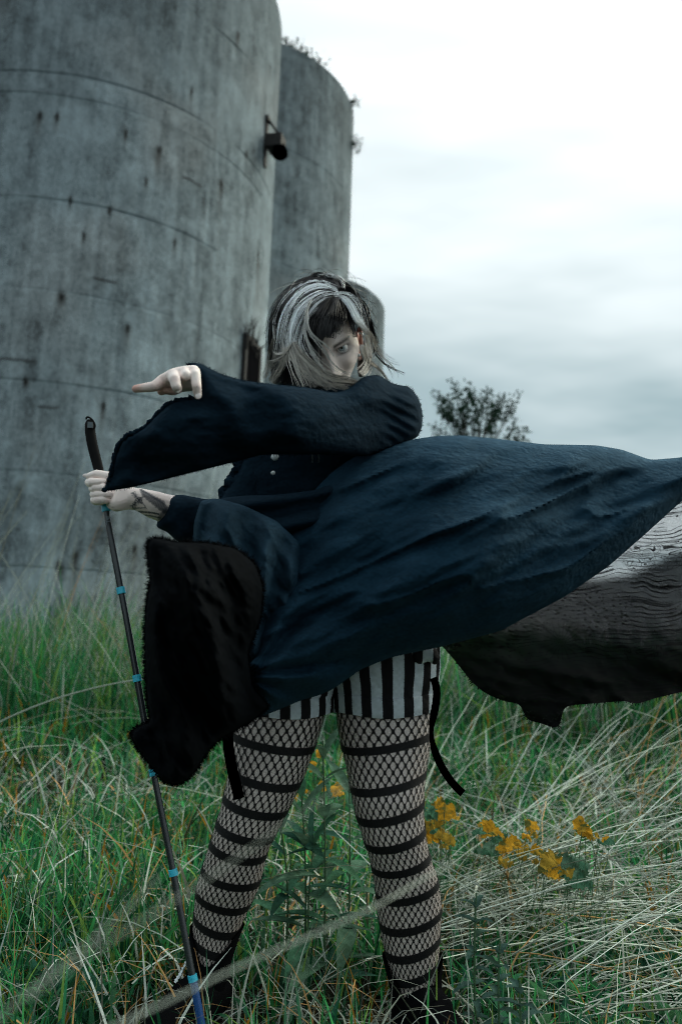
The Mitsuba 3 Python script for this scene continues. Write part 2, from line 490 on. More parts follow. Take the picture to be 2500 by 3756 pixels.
def stalks(P, rad, col, sides=3):
    """thin tubes along P (N, K, 3)"""
    N, K, _ = P.shape
    t = np.gradient(P, axis=1)
    t /= np.linalg.norm(t, axis=2, keepdims=True) + 1e-9
    a = np.cross(t, np.array([.2, .3, .93]))
    a /= np.linalg.norm(a, axis=2, keepdims=True) + 1e-9
    b = np.cross(t, a)
    g = np.arange(sides) * 2 * np.pi / sides
    v = P[:, :, None] + rad[..., None, None] * (np.cos(g)[None, None, :, None] * a[:, :, None] + np.sin(g)[None, None, :, None] * b[:, :, None])
    o = (np.arange(N) * K * sides)[:, None, None]
    i, j = np.meshgrid(np.arange(K - 1), np.arange(sides), indexing='ij')
    q = np.stack([i * sides + j, i * sides + (j + 1) % sides, (i + 1) * sides + (j + 1) % sides, (i + 1) * sides + j], -1).reshape(1, -1, 4)
    q = (o + q).reshape(-1, 4)
    f = np.vstack([q[:, [0, 1, 2]], q[:, [0, 2, 3]]])
    c = np.broadcast_to(col[:, None, None, :], (N, K, sides, 3)).reshape(-1, 3)
    return v.reshape(-1, 3), f, c


def join(parts):
    vs, fs, cs, o = [], [], [], 0
    for v, f, c in parts:
        vs.append(v)
        fs.append(f + o)
        cs.append(c)
        o += len(v)
    return (np.vstack(vs), np.vstack(fs)), np.vstack(cs)


rng = np.random.default_rng(11)
GREENS = np.array([[.036, .215, .066], [.055, .30, .090], [.027, .155, .070], [.170, .30, .065], [.015, .090, .040], [.085, .235, .130]])
STRAWS = np.array([[.52, .58, .48], [.36, .41, .33], [.66, .72, .64], [.20, .21, .15], [.44, .50, .45], [.55, .31, .11]])


def scatter(n, y0, y1, spread=0.62, pad=.35, power=1.0):
    y = y0 + (y1 - y0) * rng.random(n) ** power
    x = (rng.random(n) * 2 - 1) * (y * spread + pad)
    return x, y


def clump(x, y, s, seed):
    return meshkit.fbm(np.stack([x * s, y * s, x * 0], -1), 3, seed)


def away(x, y):
    """not inside a silo, not through the boots"""
    ok = np.ones(len(x), bool)
    for fx, fy, ex, ey, kp in ((-.30, 1.56, .15, .42, .08), (.21, 1.56, .13, .42, .08), (-.02, 1.85, .16, .30, .25)):
        ok &= (np.hypot((x - fx) / ex, (y - fy) / ey) > 1) | (rng.random(len(x)) < kp)
    for cx, cy, R, _ in SILOS:
        ok &= np.hypot(x - cx, y - cy) > R + .05
    return ok


green, dry = [], []
# near, short turf
for n, y0, y1, h0, h1, w in ((15000, .45, 2.2, .05, .20, .0030), (24000, 2.0, 4.2, .08, .24, .0050), (19000, 4.0, 6.2, .12, .34, .0070)):
    x, y = scatter(n, y0, y1)
    c = clump(x, y, 1.3, 4)
    k = away(x, y) & (rng.random(n) < .10 + 2.6 * np.clip(c - .28, 0, 1))
    x, y, c = x[k], y[k], c[k]
    n = len(x)
    h = rng.uniform(h0, h1, n) * (.55 + .9 * c)
    col = GREENS[rng.integers(0, 6, n)] * rng.uniform(.5, 1.6, (n, 1)) * (.35 + 1.3 * clump(x, y, 2.2, 8))[:, None]
    org = rng.random(n) < .05 * (c > .45)
    col[org] = np.array([.46, .21, .025]) * rng.uniform(.6, 1.1, (org.sum(), 1))
    b = np.stack([x, y, hgt(x, y) - .01], 1)
    green.append(strips(b, h, rng.uniform(0, 6.28, n), np.abs(rng.normal(.75, .6, n)), w * rng.uniform(.6, 1.5, n), col, 4, rng=rng))
# dry thatch: short, dead, bent every way
for n, y0, y1, hh, w in ((4600, .45, 2.4, .22, .0019), (4400, 2.2, 5.0, .30, .0030)):
    x, y = scatter(n, y0, y1)
    n = len(x)
    h = rng.uniform(.35, 1.2, n) * hh
    col = STRAWS[rng.integers(0, 6, n)] * rng.uniform(.25, 1.1, (n, 1))
    b = np.stack([x, y, hgt(x, y) + rng.uniform(-.01, .07, n)], 1)
    dry.append(strips(b, h, rng.uniform(0, 6.28, n), rng.uniform(.2, 2.3, n), w * rng.uniform(.6, 1.6, n), col, 4, droop=rng.uniform(0, .9, (n, 1)), rng=rng))
# tall meadow before the silos and right across the field
for n, y0, y1, h0, h1, w in ((30000, 5.4, 9.0, .40, 1.0, .0055), (30000, 8.5, 18.0, .5, 1.25, .011), (9000, 18, 60, .6, 1.3, .03)):
    x, y = scatter(n, y0, y1, .66)
    c = clump(x, y, .8, 14)
    k = away(x, y) & (rng.random(n) < .3 + 1.0 * c)
    x, y, c = x[k], y[k], c[k]
    n = len(x)
    h = rng.uniform(h0, h1, n) * (.5 + .9 * c)
    col = GREENS[rng.integers(0, 6, n)] * rng.uniform(.65, 1.3, (n, 1)) * (.6 + .8 * clump(x, y, 1.1, 18))[:, None]
    dr_ = rng.random(n) < .16
    col[dr_] = STRAWS[rng.integers(0, 5, dr_.sum())] * rng.uniform(.5, .9, (dr_.sum(), 1))
    b = np.stack([x, y, hgt(x, y) - .02], 1)
    green.append(strips(b, h, rng.uniform(0, 6.28, n), np.abs(rng.normal(.6, .6, n)), w * rng.uniform(.6, 1.5, n), col, 4, rng=rng))
# low broad-leaved weeds between the blades
n = 5200
x, y = scatter(n, 1.1, 5.0)
c = clump(x, y, 1.7, 33)
k = away(x, y) & (rng.random(n) < 4 * np.clip(c - .48, 0, 1))
x, y = np.repeat(x[k], 5), np.repeat(y[k], 5)
n = len(x)
x, y = x + rng.normal(0, .02, n), y + rng.normal(0, .02, n)
b = np.stack([x, y, hgt(x, y) + rng.uniform(.0, .09, n)], 1)
col = np.array([[.045, .17, .085], [.03, .11, .07], [.08, .22, .10]])[rng.integers(0, 3, n)] * rng.uniform(.6, 1.3, (n, 1))
green.append(strips(b, rng.uniform(.03, .075, n), rng.uniform(0, 6.28, n), rng.uniform(.7, 1.7, n), rng.uniform(.006, .012, n), col, 4, droop=.35, rng=rng))
msh, col = join(green)
add('grass', msh, 'grass_leaf', 'green meadow grass all over the ground, taller in front of the silos', 'grass', kind='stuff', color=col)


def arcs(n, x, y, L, az, tilt, sag, K=7, z0=None):
    """long thin stalks: start tilted up by tilt, bending over by sag"""
    t = np.linspace(0, 1, K)
    ang = tilt[:, None] - sag[:, None] * t[None]
    ds = (L / (K - 1))[:, None]
    r = np.cumsum(np.cos(ang) * ds, 1) - np.cos(ang[:, :1]) * ds
    z = np.cumsum(np.sin(ang) * ds, 1) - np.sin(ang[:, :1]) * ds
    base = np.stack([x, y, hgt(x, y) + (0 if z0 is None else z0)], 1)
    wob = np.cumsum(rng.normal(0, 1, (n, K)), 1) * (L[:, None] * .012)
    P = base[:, None] + np.stack([r * np.cos(az)[:, None] - wob * np.sin(az)[:, None], r * np.sin(az)[:, None] + wob * np.cos(az)[:, None], z], -1)
    P[..., 2] = np.maximum(P[..., 2], hgt(P[..., 0], P[..., 1]) + .004)
    return P


# long dry straws lying over each other, thickest on the right
def straw(n, x, y, L0, L1, az, tilt, sag, r, bright=1.0, z0=None):
    k = away(x, y)
    x, y = x[k], y[k]
    n = len(x)
    az, tilt, sag = (np.broadcast_to(q, (len(k),))[k] for q in (az, tilt, sag))
    P = arcs(n, x, y, rng.uniform(L0, L1, n), az, tilt, sag, z0=None if z0 is None else z0[k])
    hit = ((P[..., 1] < 1.78) & (np.abs(P[..., 0] + .04) < .46) & (P[..., 2] > .10)).any(1)
    high = ((P[..., 1] < 1.80) & (np.abs(P[..., 0]) < .75) & (P[..., 2] > .20)).any(1)
    ok = (~hit | (rng.random(n) < .05)) & ~high
    P = P[ok]
    n = len(P)
    rad = r * rng.uniform(.6, 1.35, n)[:, None] * np.linspace(1, .45, P.shape[1])[None]
    col = STRAWS[rng.choice(6, n, p=[.27, .2, .25, .1, .13, .05])] * rng.uniform(.35, 1.15, (n, 1)) * bright
    dry.append(stalks(P, rad, col))


n = 430
x, y = rng.uniform(.2, 1.7, n), rng.uniform(1.0, 3.2, n)
straw(n, x, y, .35, .95, rng.choice([0.0, math.pi], n) + rng.normal(-.2, .5, n), rng.uniform(.1, .9, n), rng.uniform(.2, 1.1, n), .00155, 1.15, rng.uniform(0, .12, n))
n = 170
x, y = rng.uniform(-1.3, .4, n), rng.uniform(.8, 3.0, n)
straw(n, x, y, .25, .8, rng.uniform(0, 6.28, n), rng.uniform(.1, 1.1, n), rng.uniform(.2, 1.3, n), .0014, .95, rng.uniform(0, .06, n))
n = 220
x, y = scatter(n, 3.0, 6.5)
straw(n, x, y, .4, 1.2, rng.uniform(0, 6.28, n), rng.uniform(.2, 1.1, n), rng.uniform(.2, 1.3, n), .0023, .95)
n = 480
x, y = rng.uniform(.3, 3.6, n), rng.uniform(2.6, 6.5, n)
straw(n, x, y, .5, 1.3, rng.normal(.3, .7, n), rng.uniform(.4, 1.2, n), rng.uniform(.1, .9, n), .0024, 1.1)
n = 230
x, y = rng.uniform(.15, .75, n), rng.uniform(1.25, 2.5, n)
straw(n, x, y, .55, 1.2, rng.normal(-.12, .42, n), rng.uniform(.10, .75, n), rng.uniform(.25, .9, n), .0016, 1.25, rng.uniform(.02, .14, n))
n = 900
x, y = scatter(n, 5.5, 10, .66)
straw(n, x, y, .8, 1.5, rng.uniform(0, 6.28, n), rng.uniform(1.0, 1.5, n), rng.uniform(.1, .8, n), .0028, .9)
n = 240
x, y = rng.uniform(-6, -1.0, n), rng.uniform(5.5, 9.0, n)
straw(n, x, y, 1.2, 2.1, rng.normal(.4, .6, n), rng.uniform(1.2, 1.52, n), rng.uniform(.0, .35, n), .0032, .8)
msh, col = join(dry)
add('dry_grass', msh, 'straw', 'pale dry straw tangled through and lying over the green grass', 'dry grass', kind='stuff', color=col)

# single stalks close to the lens, out of focus
mat('stalk', two({'type': 'principled', 'base_color': rgb(.30, .34, .28), 'roughness': .7}))
for pts, r, lb in (
        ([(-120, 2520, .40), (100, 2432, .41), (314, 2339, .42), (574, 2214, .45), (730, 2147, .47), (886, 2074, .50), (960, 2030, .53), (1050, 1985, .56)], .0008, 'long dry stalk slanting across both shins, close to the camera'),
        ([(60, 2300, .34), (314, 2126, .36), (470, 2027, .38), (626, 1918, .40), (800, 1805, .43)], .00042, 'blurred thin stalk across the knee on the left'),
        ([(-80, 2420, .36), (60, 2290, .37), (210, 2165, .39), (360, 2020, .42)], .0005, 'blurred stalk rising from the lower left corner'),
        ([(-20, 1672, 3.6), (190, 1590, 3.4), (330, 1562, 3.3)], .0045, 'long bent stalk left of the walking pole, at the height of its third collar')):
    P = spline([at(*q) for q in pts], 24)
    kx = tube(P, np.linspace(r, r * .6, 24), 7)
    add('dry_stalk', kx, 'stalk', lb, 'grass stalk', 'single dry stalks', smooth=True)
# ------------------------------------------------------------------ plants that stand out
mat('bark', {'type': 'principled', 'base_color': rgb(.035, .032, .028), 'roughness': .9})
for nm, c in (('leaf_tree', (.022, .050, .034)), ('leaf_dark', (.045, .120, .085)), ('leaf_mid', (.070, .180, .110)), ('leaf_amber', (.58, .31, .030)), ('leaf_ochre', (.40, .26, .04)), ('leaf_pale', (.10, .19, .13)), ('leaf_thistle', (.05, .10, .085))):
    mat(nm, {'type': 'principledthin', 'base_color': mikit.proc((lambda c: lambda p, n, uv: mikit.mix(mi.Color3f(*c) * (.45 + 1.0 * mikit.fbm(p.x * 90, p.y * 90, p.z * 90, 3)), mi.Color3f(.06, .11, .04) * (1.0 if c[0] > .3 else .6), mikit.smoothstep(.56, .66, mikit.fbm(p.x * 38, p.y * 38, p.z * 38 + 4, 3)) * (.85 if c[0] > .3 else .3)))(c)), 'roughness': .5, 'diff_trans': .55, 'eta': 1.35})


def leaf(base, d, nrm_, L, W, kind='lance', curl=.25, cup=.25, n=7):
    """a single leaf: a curved, cupped blade of n rows and 4 strips"""
    d = np.asarray(d, float) / np.linalg.norm(d)
    s = np.cross(d, nrm_)
    s /= np.linalg.norm(s)
    nn = np.cross(s, d)
    t = np.linspace(0, 1, n)
    if kind == 'lance':
        w = np.sin(np.pi * t ** .8) ** .9 * (1 - .25 * t)
    else:
        w = np.interp(t, [0, .12, .25, .38, .5, .62, .75, .88, 1], [.15, .95, .70, 1.0, .62, .82, .45, .5, .0])
    ang = curl * t * 2.2
    px_ = np.cumsum(np.r_[0, np.cos(ang[1:]) * L / (n - 1)])
    pz_ = -np.cumsum(np.r_[0, np.sin(ang[1:]) * L / (n - 1)])
    k = np.array([-1, -.5, 0, .5, 1])
    v = base + px_[:, None, None] * d + (pz_[:, None] + cup * W * (k[None] ** 2) * w[:, None])[..., None] * nn + (k[None] * W * w[:, None])[..., None] * s
    i, j = np.meshgrid(np.arange(n - 1), np.arange(4), indexing='ij')
    q = np.stack([i * 5 + j, (i + 1) * 5 + j, (i + 1) * 5 + j + 1, i * 5 + j + 1], -1).reshape(-1, 4)
    return v.reshape(-1, 3), q


# the tree at the right, far behind
rng = np.random.default_rng(21)
TY = 24.0
tag('tree', 'small leafy tree far behind, its crown showing above the blue cape', 'tree')
foot = at(1105, 1010, TY)
foot[2] = hgt(foot[0], foot[1]) - .1
crown = at(1095, 1080, TY)
br = [tube(spline([foot, foot * .5 + crown * .5 + [.1, 0, 0], crown], 12), np.linspace(.16, .07, 12), 9)]
tips = [(1008, 913), (1016, 940), (1030, 925), (1030, 958), (1048, 898), (1052, 930), (1078, 902), (1074, 928), (1090, 918), (1066, 955), (1044, 975), (1095, 950), (1112, 928), (1120, 912), (1140, 946), (1136, 966), (1150, 928), (1182, 928), (1168, 950), (1006, 992), (1196, 1002), (1176, 990), (1092, 985), (1130, 992), (1060, 1000),
        (1030, 1020), (1090, 1030), (1150, 1030), (1200, 1030), (1000, 1040), (1060, 1060), (1120, 1070), (1180, 1070)]
lv = []
for vx_, vy_ in tips:
    c = at(vx_, vy_, TY + rng.uniform(-1.1, 1.1))
    mid_ = crown * .45 + c * .55 + rng.normal(0, .12, 3)
    br.append(tube(spline([crown, mid_, c + [0, 0, .1]], 8), np.linspace(.035, .008, 8), 5))
    ax0 = (c - mid_) / np.linalg.norm(c - mid_)
    n = int(rng.integers(45, 90)) + (60 if (vx_, vy_) in ((1140, 946), (1136, 966), (1030, 958), (1066, 955)) else 0)
    for _ in range(n):
        p = c + ax0 * rng.uniform(-.42, .25) + rng.normal(0, .085, 3)
        v, q = leaf(p, rng.normal(0, 1, 3) + [0, 0, .3], rng.normal(0, 1, 3), rng.uniform(.11, .19), rng.uniform(.032, .052), n=3)
        lv.append((v, q))
o = 0
vs, qs = [], []
for v, q in lv:
    vs.append(v)
    qs.append(q + o)
    o += len(v)
add('tree__trunk', cat(br), 'bark', smooth=True)
add('tree__crown', (np.vstack(vs), np.vstack(qs)), 'leaf_tree')

# weeds on the second silo
cx, cy, R, H = SILOS[1]


def tuft(pts, n, s, seed, up=.6):
    r = np.random.default_rng(seed)
    vs, qs, o = [], [], 0
    for c in pts:
        for _ in range(n):
            p = np.asarray(c) + r.normal(0, s, 3)
            v, q = leaf(p, r.normal(0, .6, 3) + [0, 0, up], r.normal(0, 1, 3), r.uniform(.07, .16), r.uniform(.015, .03), n=3)
            vs.append(v)
            qs.append(q + o)
            o += len(v)
    return np.vstack(vs), np.vstack(qs)


aa = np.linspace(-1.75, -.72, 46)
r = np.random.default_rng(3)
rim = [(cx + (R - .12) * math.cos(a), cy + (R - .12) * math.sin(a), H + .02) for a in aa if r.random() < .8]
add('rim_weeds', tuft(rim, 16, .09, 31), 'leaf_tree', 'dark weeds growing along the top rim of the middle silo', 'weeds', kind='stuff')
for (px, py, s, n, lb) in ((1294, 375, .13, 60, 'upper of the two little shrubs growing out of the right edge of the middle silo'), (1300, 522, .20, 110, 'lower, larger shrub growing out of the right edge of the middle silo')):
    b = on_silo(1288, py, 1)
    out = np.array([.95, -.3, 0])
    c = b + out * (.05 if n < 100 else .08)
    k = tag('ledge_shrub' if 'ledge_shrub' not in labels else 'ledge_shrub_001', lb, 'shrub')
    add(k + '__stem', cat([tube([b - out * .05, c, c + r.normal(0, .12, 3)], [.015, .01, .004], 5) for _ in range(5)]), 'bark')
    add(k + '__leaves', tuft([c + [0, 0, -.05], c + [.03, 0, .04], c + [.02, 0, -.16] if n > 100 else c], n // 4, s * .40, 61 + n, .0), 'leaf_tree')

# leafy plant between the legs: every leaf a part
rng = np.random.default_rng(14)
mat('stem_green', {'type': 'principled', 'base_color': rgb(.05, .11, .05), 'roughness': .6})


def stem_plant(name, label, stems, Y, mats, L0, L1, pairs, seed, cat_='plant'):
    r = np.random.default_rng(seed)
    key, i = name, 0
    while key in labels:
        i += 1
        key = f'{name}_{i:03d}'
    tag(key, label, cat_)
    for (b, t_) in stems:
        yb, yt = Y + r.uniform(-.06, .06), Y + r.uniform(-.12, .06)
        p0, p1 = at(b[0], b[1], yb), at(t_[0], t_[1], yt)
        p0[2] = min(p0[2], hgt(p0[0], p0[1]))
        P = spline([p0, p0 * .5 + p1 * .5 + r.normal(0, .012, 3), p1], 14)
        add(key + '__stem', tube(P, np.linspace(.0035, .0016, 14), 7), 'stem_green', smooth=True)
        a0 = r.uniform(0, 3)
        for k in range(pairs):
            t = .22 + .76 * k / (pairs - 1)
            c = P[int(t * 13)]
            for s in (0, 1):
                a = a0 + k * 1.57 + s * math.pi + r.normal(0, .25)
                el = .15 + .9 * t ** 2 + r.normal(0, .2)
                d = np.array([math.cos(a) * math.cos(el), math.sin(a) * math.cos(el), math.sin(el)])
                L = r.uniform(L0, L1) * (1.05 - .45 * t)
                v, q = leaf(c, d, [0, 0, 1.0] + r.normal(0, .15, 3), L, L * r.uniform(.11, .15), 'lance', r.uniform(.15, .55), .35, 9)
                add(key + '__leaf', (v, q), mats[int(r.integers(0, len(mats)))], smooth=True)


stem_plant('leafy_plant', 'tall leafy green plant standing between the two legs', [((752, 2050), (742, 1705)), ((705, 2040), (690, 1800)), ((800, 2050), (802, 1790))], 2.02, ['leaf_dark', 'leaf_mid', 'leaf_pale', 'leaf_pale'], .15, .22, 7, 3)
stem_plant('leafy_plant', 'low dark leafy plant behind the left knee, half hidden', [((655, 2040), (640, 1880)), ((730, 2080), (725, 1920))], 1.98, ['leaf_dark', 'leaf_mid'], .14, .20, 5, 4)
tag('wilting_plant', 'low plant with amber yellow leaves beside the right knee', 'plant')


def amber(key, spots, Y, seed):
    r = np.random.default_rng(seed)
    p0 = None
    spots = spots + [(vx + r.normal(0, 16), vy + abs(r.normal(6, 9)), s * r.uniform(.4, .75), ('leaf_ochre', 'leaf_mid', m)[int(r.integers(0, 3))]) for (vx, vy, s, m) in spots for _ in range(2)]
    for (vx, vy, s, m) in spots:
        c = at(vx, vy + 6, Y + r.uniform(-.12, .12))
        g = np.array([c[0] + r.normal(0, .07), c[1] + .06, hgt(c[0], c[1])])
        add(key + '__stem', tube(spline([g, g * .5 + c * .5 + r.normal(0, .012, 3), c], 8), .0008, 5), 'stem_green', smooth=True)
        a = r.uniform(0, 6.28)
        d = np.array([math.cos(a), .35 * math.sin(a) - .3, r.uniform(-.45, .1)])
        L = s * mpv(Y) * 1.35 * r.uniform(.8, 1.2)
        v, q = leaf(c - d / np.linalg.norm(d) * L * .5, d, np.array([r.normal(0, .2), -.75, .65]), L, L * .42, 'lobed', r.uniform(.1, .4), r.uniform(-.3, .3), 17)
        v = v + .022 * (np.stack([meshkit.fbm(v * 75 + 9 * k, 3, seed + k) for k in range(3)], -1) - .5)
        add(key + '__leaf', (v, q), m, smooth=True)


amber('wilting_plant', [(1005, 1845, 26, 'leaf_amber'), (1020, 1862, 40, 'leaf_amber'), (985, 1860, 30, 'leaf_amber'), (990, 1900, 34, 'leaf_ochre'), (1010, 1915, 30, 'leaf_amber'), (1035, 1925, 24, 'leaf_ochre'), (1050, 1875, 20, 'leaf_ochre'), (978, 1930, 22, 'leaf_amber')], 2.25, 5)
tag('wilting_plant_001', 'amber leaved plant in the straw, first to the right of the hanging strap end', 'plant')
amber('wilting_plant_001', [(1122, 1903, 34, 'leaf_amber'), (1142, 1912, 28, 'leaf_amber'), (1112, 1888, 22, 'leaf_amber'), (1160, 1940, 30, 'leaf_amber'), (1184, 1932, 26, 'leaf_amber'), (1210, 1945, 24, 'leaf_ochre'), (1225, 1893, 24, 'leaf_amber'), (1190, 1960, 26, 'leaf_pale'), (1130, 1945, 30, 'leaf_pale'), (1155, 1965, 30, 'leaf_mid')], 2.3, 6)
tag('wilting_plant_002', 'rightmost amber leaved plant, with one large pale green leaf', 'plant')
amber('wilting_plant_002', [(1345, 1898, 36, 'leaf_amber'), (1355, 1915, 26, 'leaf_ochre'), (1282, 1985, 56, 'leaf_amber'), (1262, 1972, 34, 'leaf_ochre'), (1300, 1998, 34, 'leaf_amber'), (1325, 1985, 52, 'leaf_pale'), (1335, 2015, 40, 'leaf_mid'), (1240, 1950, 26, 'leaf_amber'), (1390, 1925, 18, 'leaf_amber')], 2.1, 7)
tag('wilting_plant_003', 'small amber leaved plant between the legs, behind the leafy green plant', 'plant')
amber('wilting_plant_003', [(778, 1800, 34, 'leaf_amber'), (790, 1790, 26, 'leaf_ochre'), (772, 1815, 24, 'leaf_amber'), (718, 1755, 22, 'leaf_amber'), (735, 1730, 16, 'leaf_amber'), (700, 1815, 16, 'leaf_amber')], 2.5, 8)
# thistles in the straw on the right
for vx, vy, tx_, ty_, Y, lb in ((1100, 2140, 1095, 2055, 1.72, 'prickly grey green thistle in the straw just right of the calf'), (1165, 2250, 1150, 2165, 1.62, 'second prickly thistle, lower down in the straw beside the boot'), (1235, 2330, 1195, 2255, 1.5, 'lowest of the three prickly thistles, near the bottom edge')):
    key, i = 'thistle', 0
    while key in labels:
        i += 1
        key = f'thistle_{i:03d}'
    tag(key, lb, 'thistle')
    r = np.random.default_rng(int(vx))
    p0, p1 = at(vx, vy, Y), at(tx_, ty_, Y - .03)
    p0[2] = hgt(p0[0], p0[1]) - .01
    P = spline([p0, (p0 + p1) / 2 + r.normal(0, .008, 3), p1], 12)
    add(key + '__stem', tube(P, np.linspace(.003, .0018, 12), 6), 'stem_green', smooth=True)
    for k in range(13):
        t = .3 + .7 * k / 12
        c = P[int(t * 11)]
        a, el = k * 2.4 + r.normal(0, .3), .1 + .8 * t * t
        d = np.array([math.cos(a) * math.cos(el), math.sin(a) * math.cos(el), math.sin(el)])
        v, q = leaf(c, d, [0, 0, 1.0], r.uniform(.035, .06), .010, 'lobed', .4, .5, 17)
        add(key + '__leaf', (v, q), 'leaf_thistle', smooth=True)

# ------------------------------------------------------------------ person
PERSON = tag('person', 'person in black, one arm across the face, swinging a dark cape, in net stockings', 'person')
YF = 1.78
Z1 = lambda zx, zy: (900 + np.asarray(zx, float) * .44643, 950 + np.asarray(zy, float) * .44643)      # photo crops traced for the head,
Z2 = lambda zx, zy: (250 + np.asarray(zx, float) * .44643, 1250 + np.asarray(zy, float) * .44643)     # and for the hands


def a1(zx, zy, Y):
    return atp(*Z1(zx, zy), Y)


def a2(zx, zy, Y):
    return atp(*Z2(zx, zy), Y)


# --- legs: (view x, view y, width, Y, depth ratio)
LEG_R = dense([(878, 1500, 246, 1.79, .95), (884, 1600, 226, 1.79, .95), (886, 1690, 206, 1.775, 1), (889, 1780, 172, 1.75, 1), (893, 1850, 154, 1.735, 1.02), (905, 1920, 139, 1.735, 1.05), (920, 1975, 132, 1.745, 1.05),
               (934, 2030, 138, 1.765, 1.05), (941, 2090, 137, 1.78, 1.05), (944, 2150, 124, 1.785, 1.05), (950, 2220, 106, 1.785, 1.05), (958, 2300, 86, 1.785, 1.1), (963, 2385, 80, 1.785, 1.2)], 90)
LEG_L = dense([(668, 1500, 240, 1.79, .95), (646, 1600, 218, 1.78, .95), (634, 1680, 200, 1.765, 1), (616, 1770, 172, 1.745, 1), (594, 1840, 155, 1.735, 1.02), (566, 1910, 139, 1.735, 1.05), (543, 1970, 130, 1.745, 1.05),
               (527, 2030, 134, 1.765, 1.05), (510, 2090, 116, 1.78, 1.05), (495, 2150, 95, 1.785, 1.05), (481, 2220, 78, 1.785, 1.05), (468, 2300, 70, 1.785, 1.1), (458, 2385, 68, 1.785, 1.2)], 90)
legs = [to_man(loft_closed(x, 36)) for x in (LEG_R, LEG_L)]
trunk = chain([(at(770, 1480, 1.81), .100), (at(755, 1330, 1.80), .085), (at(725, 1180, 1.785), .078), (at(735, 1040, 1.76), .082), (at(738, 950, 1.72), .070), (at(742, 890, 1.68), .052), (at(748, 800, 1.665), .052)])
arms = [chain([(at(885, 955, 1.70), .042), (at(790, 975, 1.555), .034), (at(690, 962, 1.445), .030), (at(600, 945, 1.42), .026), (a2(1300, 430, 1.405), .021), (a2(1130, 322, 1.39), .018)]),
        chain([(at(650, 960, 1.74), .036), (at(585, 1090, 1.735), .026), (at(530, 1205, 1.70), .030), (a2(840, 1390, 1.60), .031)])]

# upper hand: back of the hand to the lens, index stretched to the left, two fingers hanging
HY = 1.36
palm = m3.Manifold.batch_hull([ball(a2(1120, 318, 1.39), .018), ball(a2(1030, 252, HY + .005), .0115), ball(a2(955, 262, HY), .0125), ball(a2(868, 285, HY - .005), .0130), ball(a2(775, 335, HY), .0125), ball(a2(900, 370, HY + .035), .012)])


def finger(pts, rads):
    return chain(list(zip(pts, rads)))


up = [finger([a2(775, 335, HY), a2(705, 375, HY - .012), a2(622, 385, HY - .012), a2(556, 394, HY - .008)], [.0118, .0092, .0080, .0070]),
      finger([a2(868, 288, HY - .005), a2(876, 318, HY - .036), a2(888, 372, HY - .040), a2(899, 398, HY - .030)], [.0128, .0100, .0088, .0078]),
      finger([a2(955, 262, HY), a2(968, 285, HY - .026), a2(962, 330, HY + .012), a2(950, 345, HY + .03)], [.0120, .0094, .0084, .0076]),
      finger([a2(1028, 250, HY + .005), a2(1045, 285, HY - .022), a2(1055, 375, HY - .028), a2(1064, 448, HY - .020)], [.0112, .0094, .0084, .0070]),
      finger([a2(960, 350, HY + .045), a2(860, 400, HY + .02), a2(795, 395, HY + .008), a2(765, 412, HY + .012)], [.0125, .0105, .0092, .0078])]
hand_u = soften(m3.Manifold.batch_boolean([palm] + up, m3.OpType.Add), .0028, 7)

# lower hand: fist round the pole, palm side to the lens
PY = 1.555
fore = chain([(a2(840, 1392, 1.60), .0300), (a2(700, 1345, PY + .012), .0275), (a2(590, 1305, PY + .002), .0225), (a2(520, 1296, PY), .0220)])
heel = m3.Manifold.batch_hull([ball(a2(520, 1296, PY), .0200), ball(a2(400, 1335, PY - .012), .0165), ball(a2(365, 1335, PY - .004), .013), ball(a2(440, 1235, PY - .004), .0160), ball(a2(385, 1140, PY + .012), .0125), ball(a2(350, 1140, PY + .02), .012), ball(a2(350, 1330, PY + .022), .012)])
fist = []
for (y, xl, r, xe, dy) in ((1163, 172, .0092, 300, 2), (1208, 206, .0104, 322, 4), (1262, 218, .0104, 346, 4), (1309, 220, .0098, 322, -4)):
    fist.append(finger([a2(360, y, PY + .022), a2(xl + 62, y - 2, PY + .020), a2(xl + 4, y, PY - .004), a2(xl + 30, y + dy * .5, PY - .022), a2((xl + xe) / 2 + 20, y + dy, PY - .026), a2(xe, y + dy, PY - .020)], [r * 1.1, r * 1.06, r * 1.02, r, r * .94, r * .82]))
thumb = finger([a2(450, 1200, PY - .002), a2(345, 1128, PY - .012), a2(235, 1100, PY - .014), a2(180, 1110, PY - .012), a2(160, 1113, PY - .010)], [.0150, .0125, .0098, .0072, .0052])
hand_l = soften(m3.Manifold.batch_boolean([fore, heel, thumb] + fist, m3.OpType.Add), .0024, 6)

# head
HC = a1(640, 722, 1.655)
vd = CAM - HC
vd /= np.linalg.norm(vd)


def rot(axis, deg):
    return trimesh.transformations.rotation_matrix(math.radians(deg), axis)[:3, :3]


Fz = vd
Fx = np.cross([0, 0, 1.0], Fz)
Fx /= np.linalg.norm(Fx)          # towards the right of the picture
Fy = np.cross(Fz, Fx)
HPITCH, HROLL, HYAW = 20, 15, 4
B = np.stack([Fx, Fy, Fz], 1)
Rm = rot([0, 0, 1], HROLL) @ rot([1, 0, 0], HPITCH) @ rot([0, 1, 0], HYAW)
HB = B @ Rm
HS = 1.03


def hloc(p):
    return HC + (np.asarray(p, float) * HS) @ HB.T


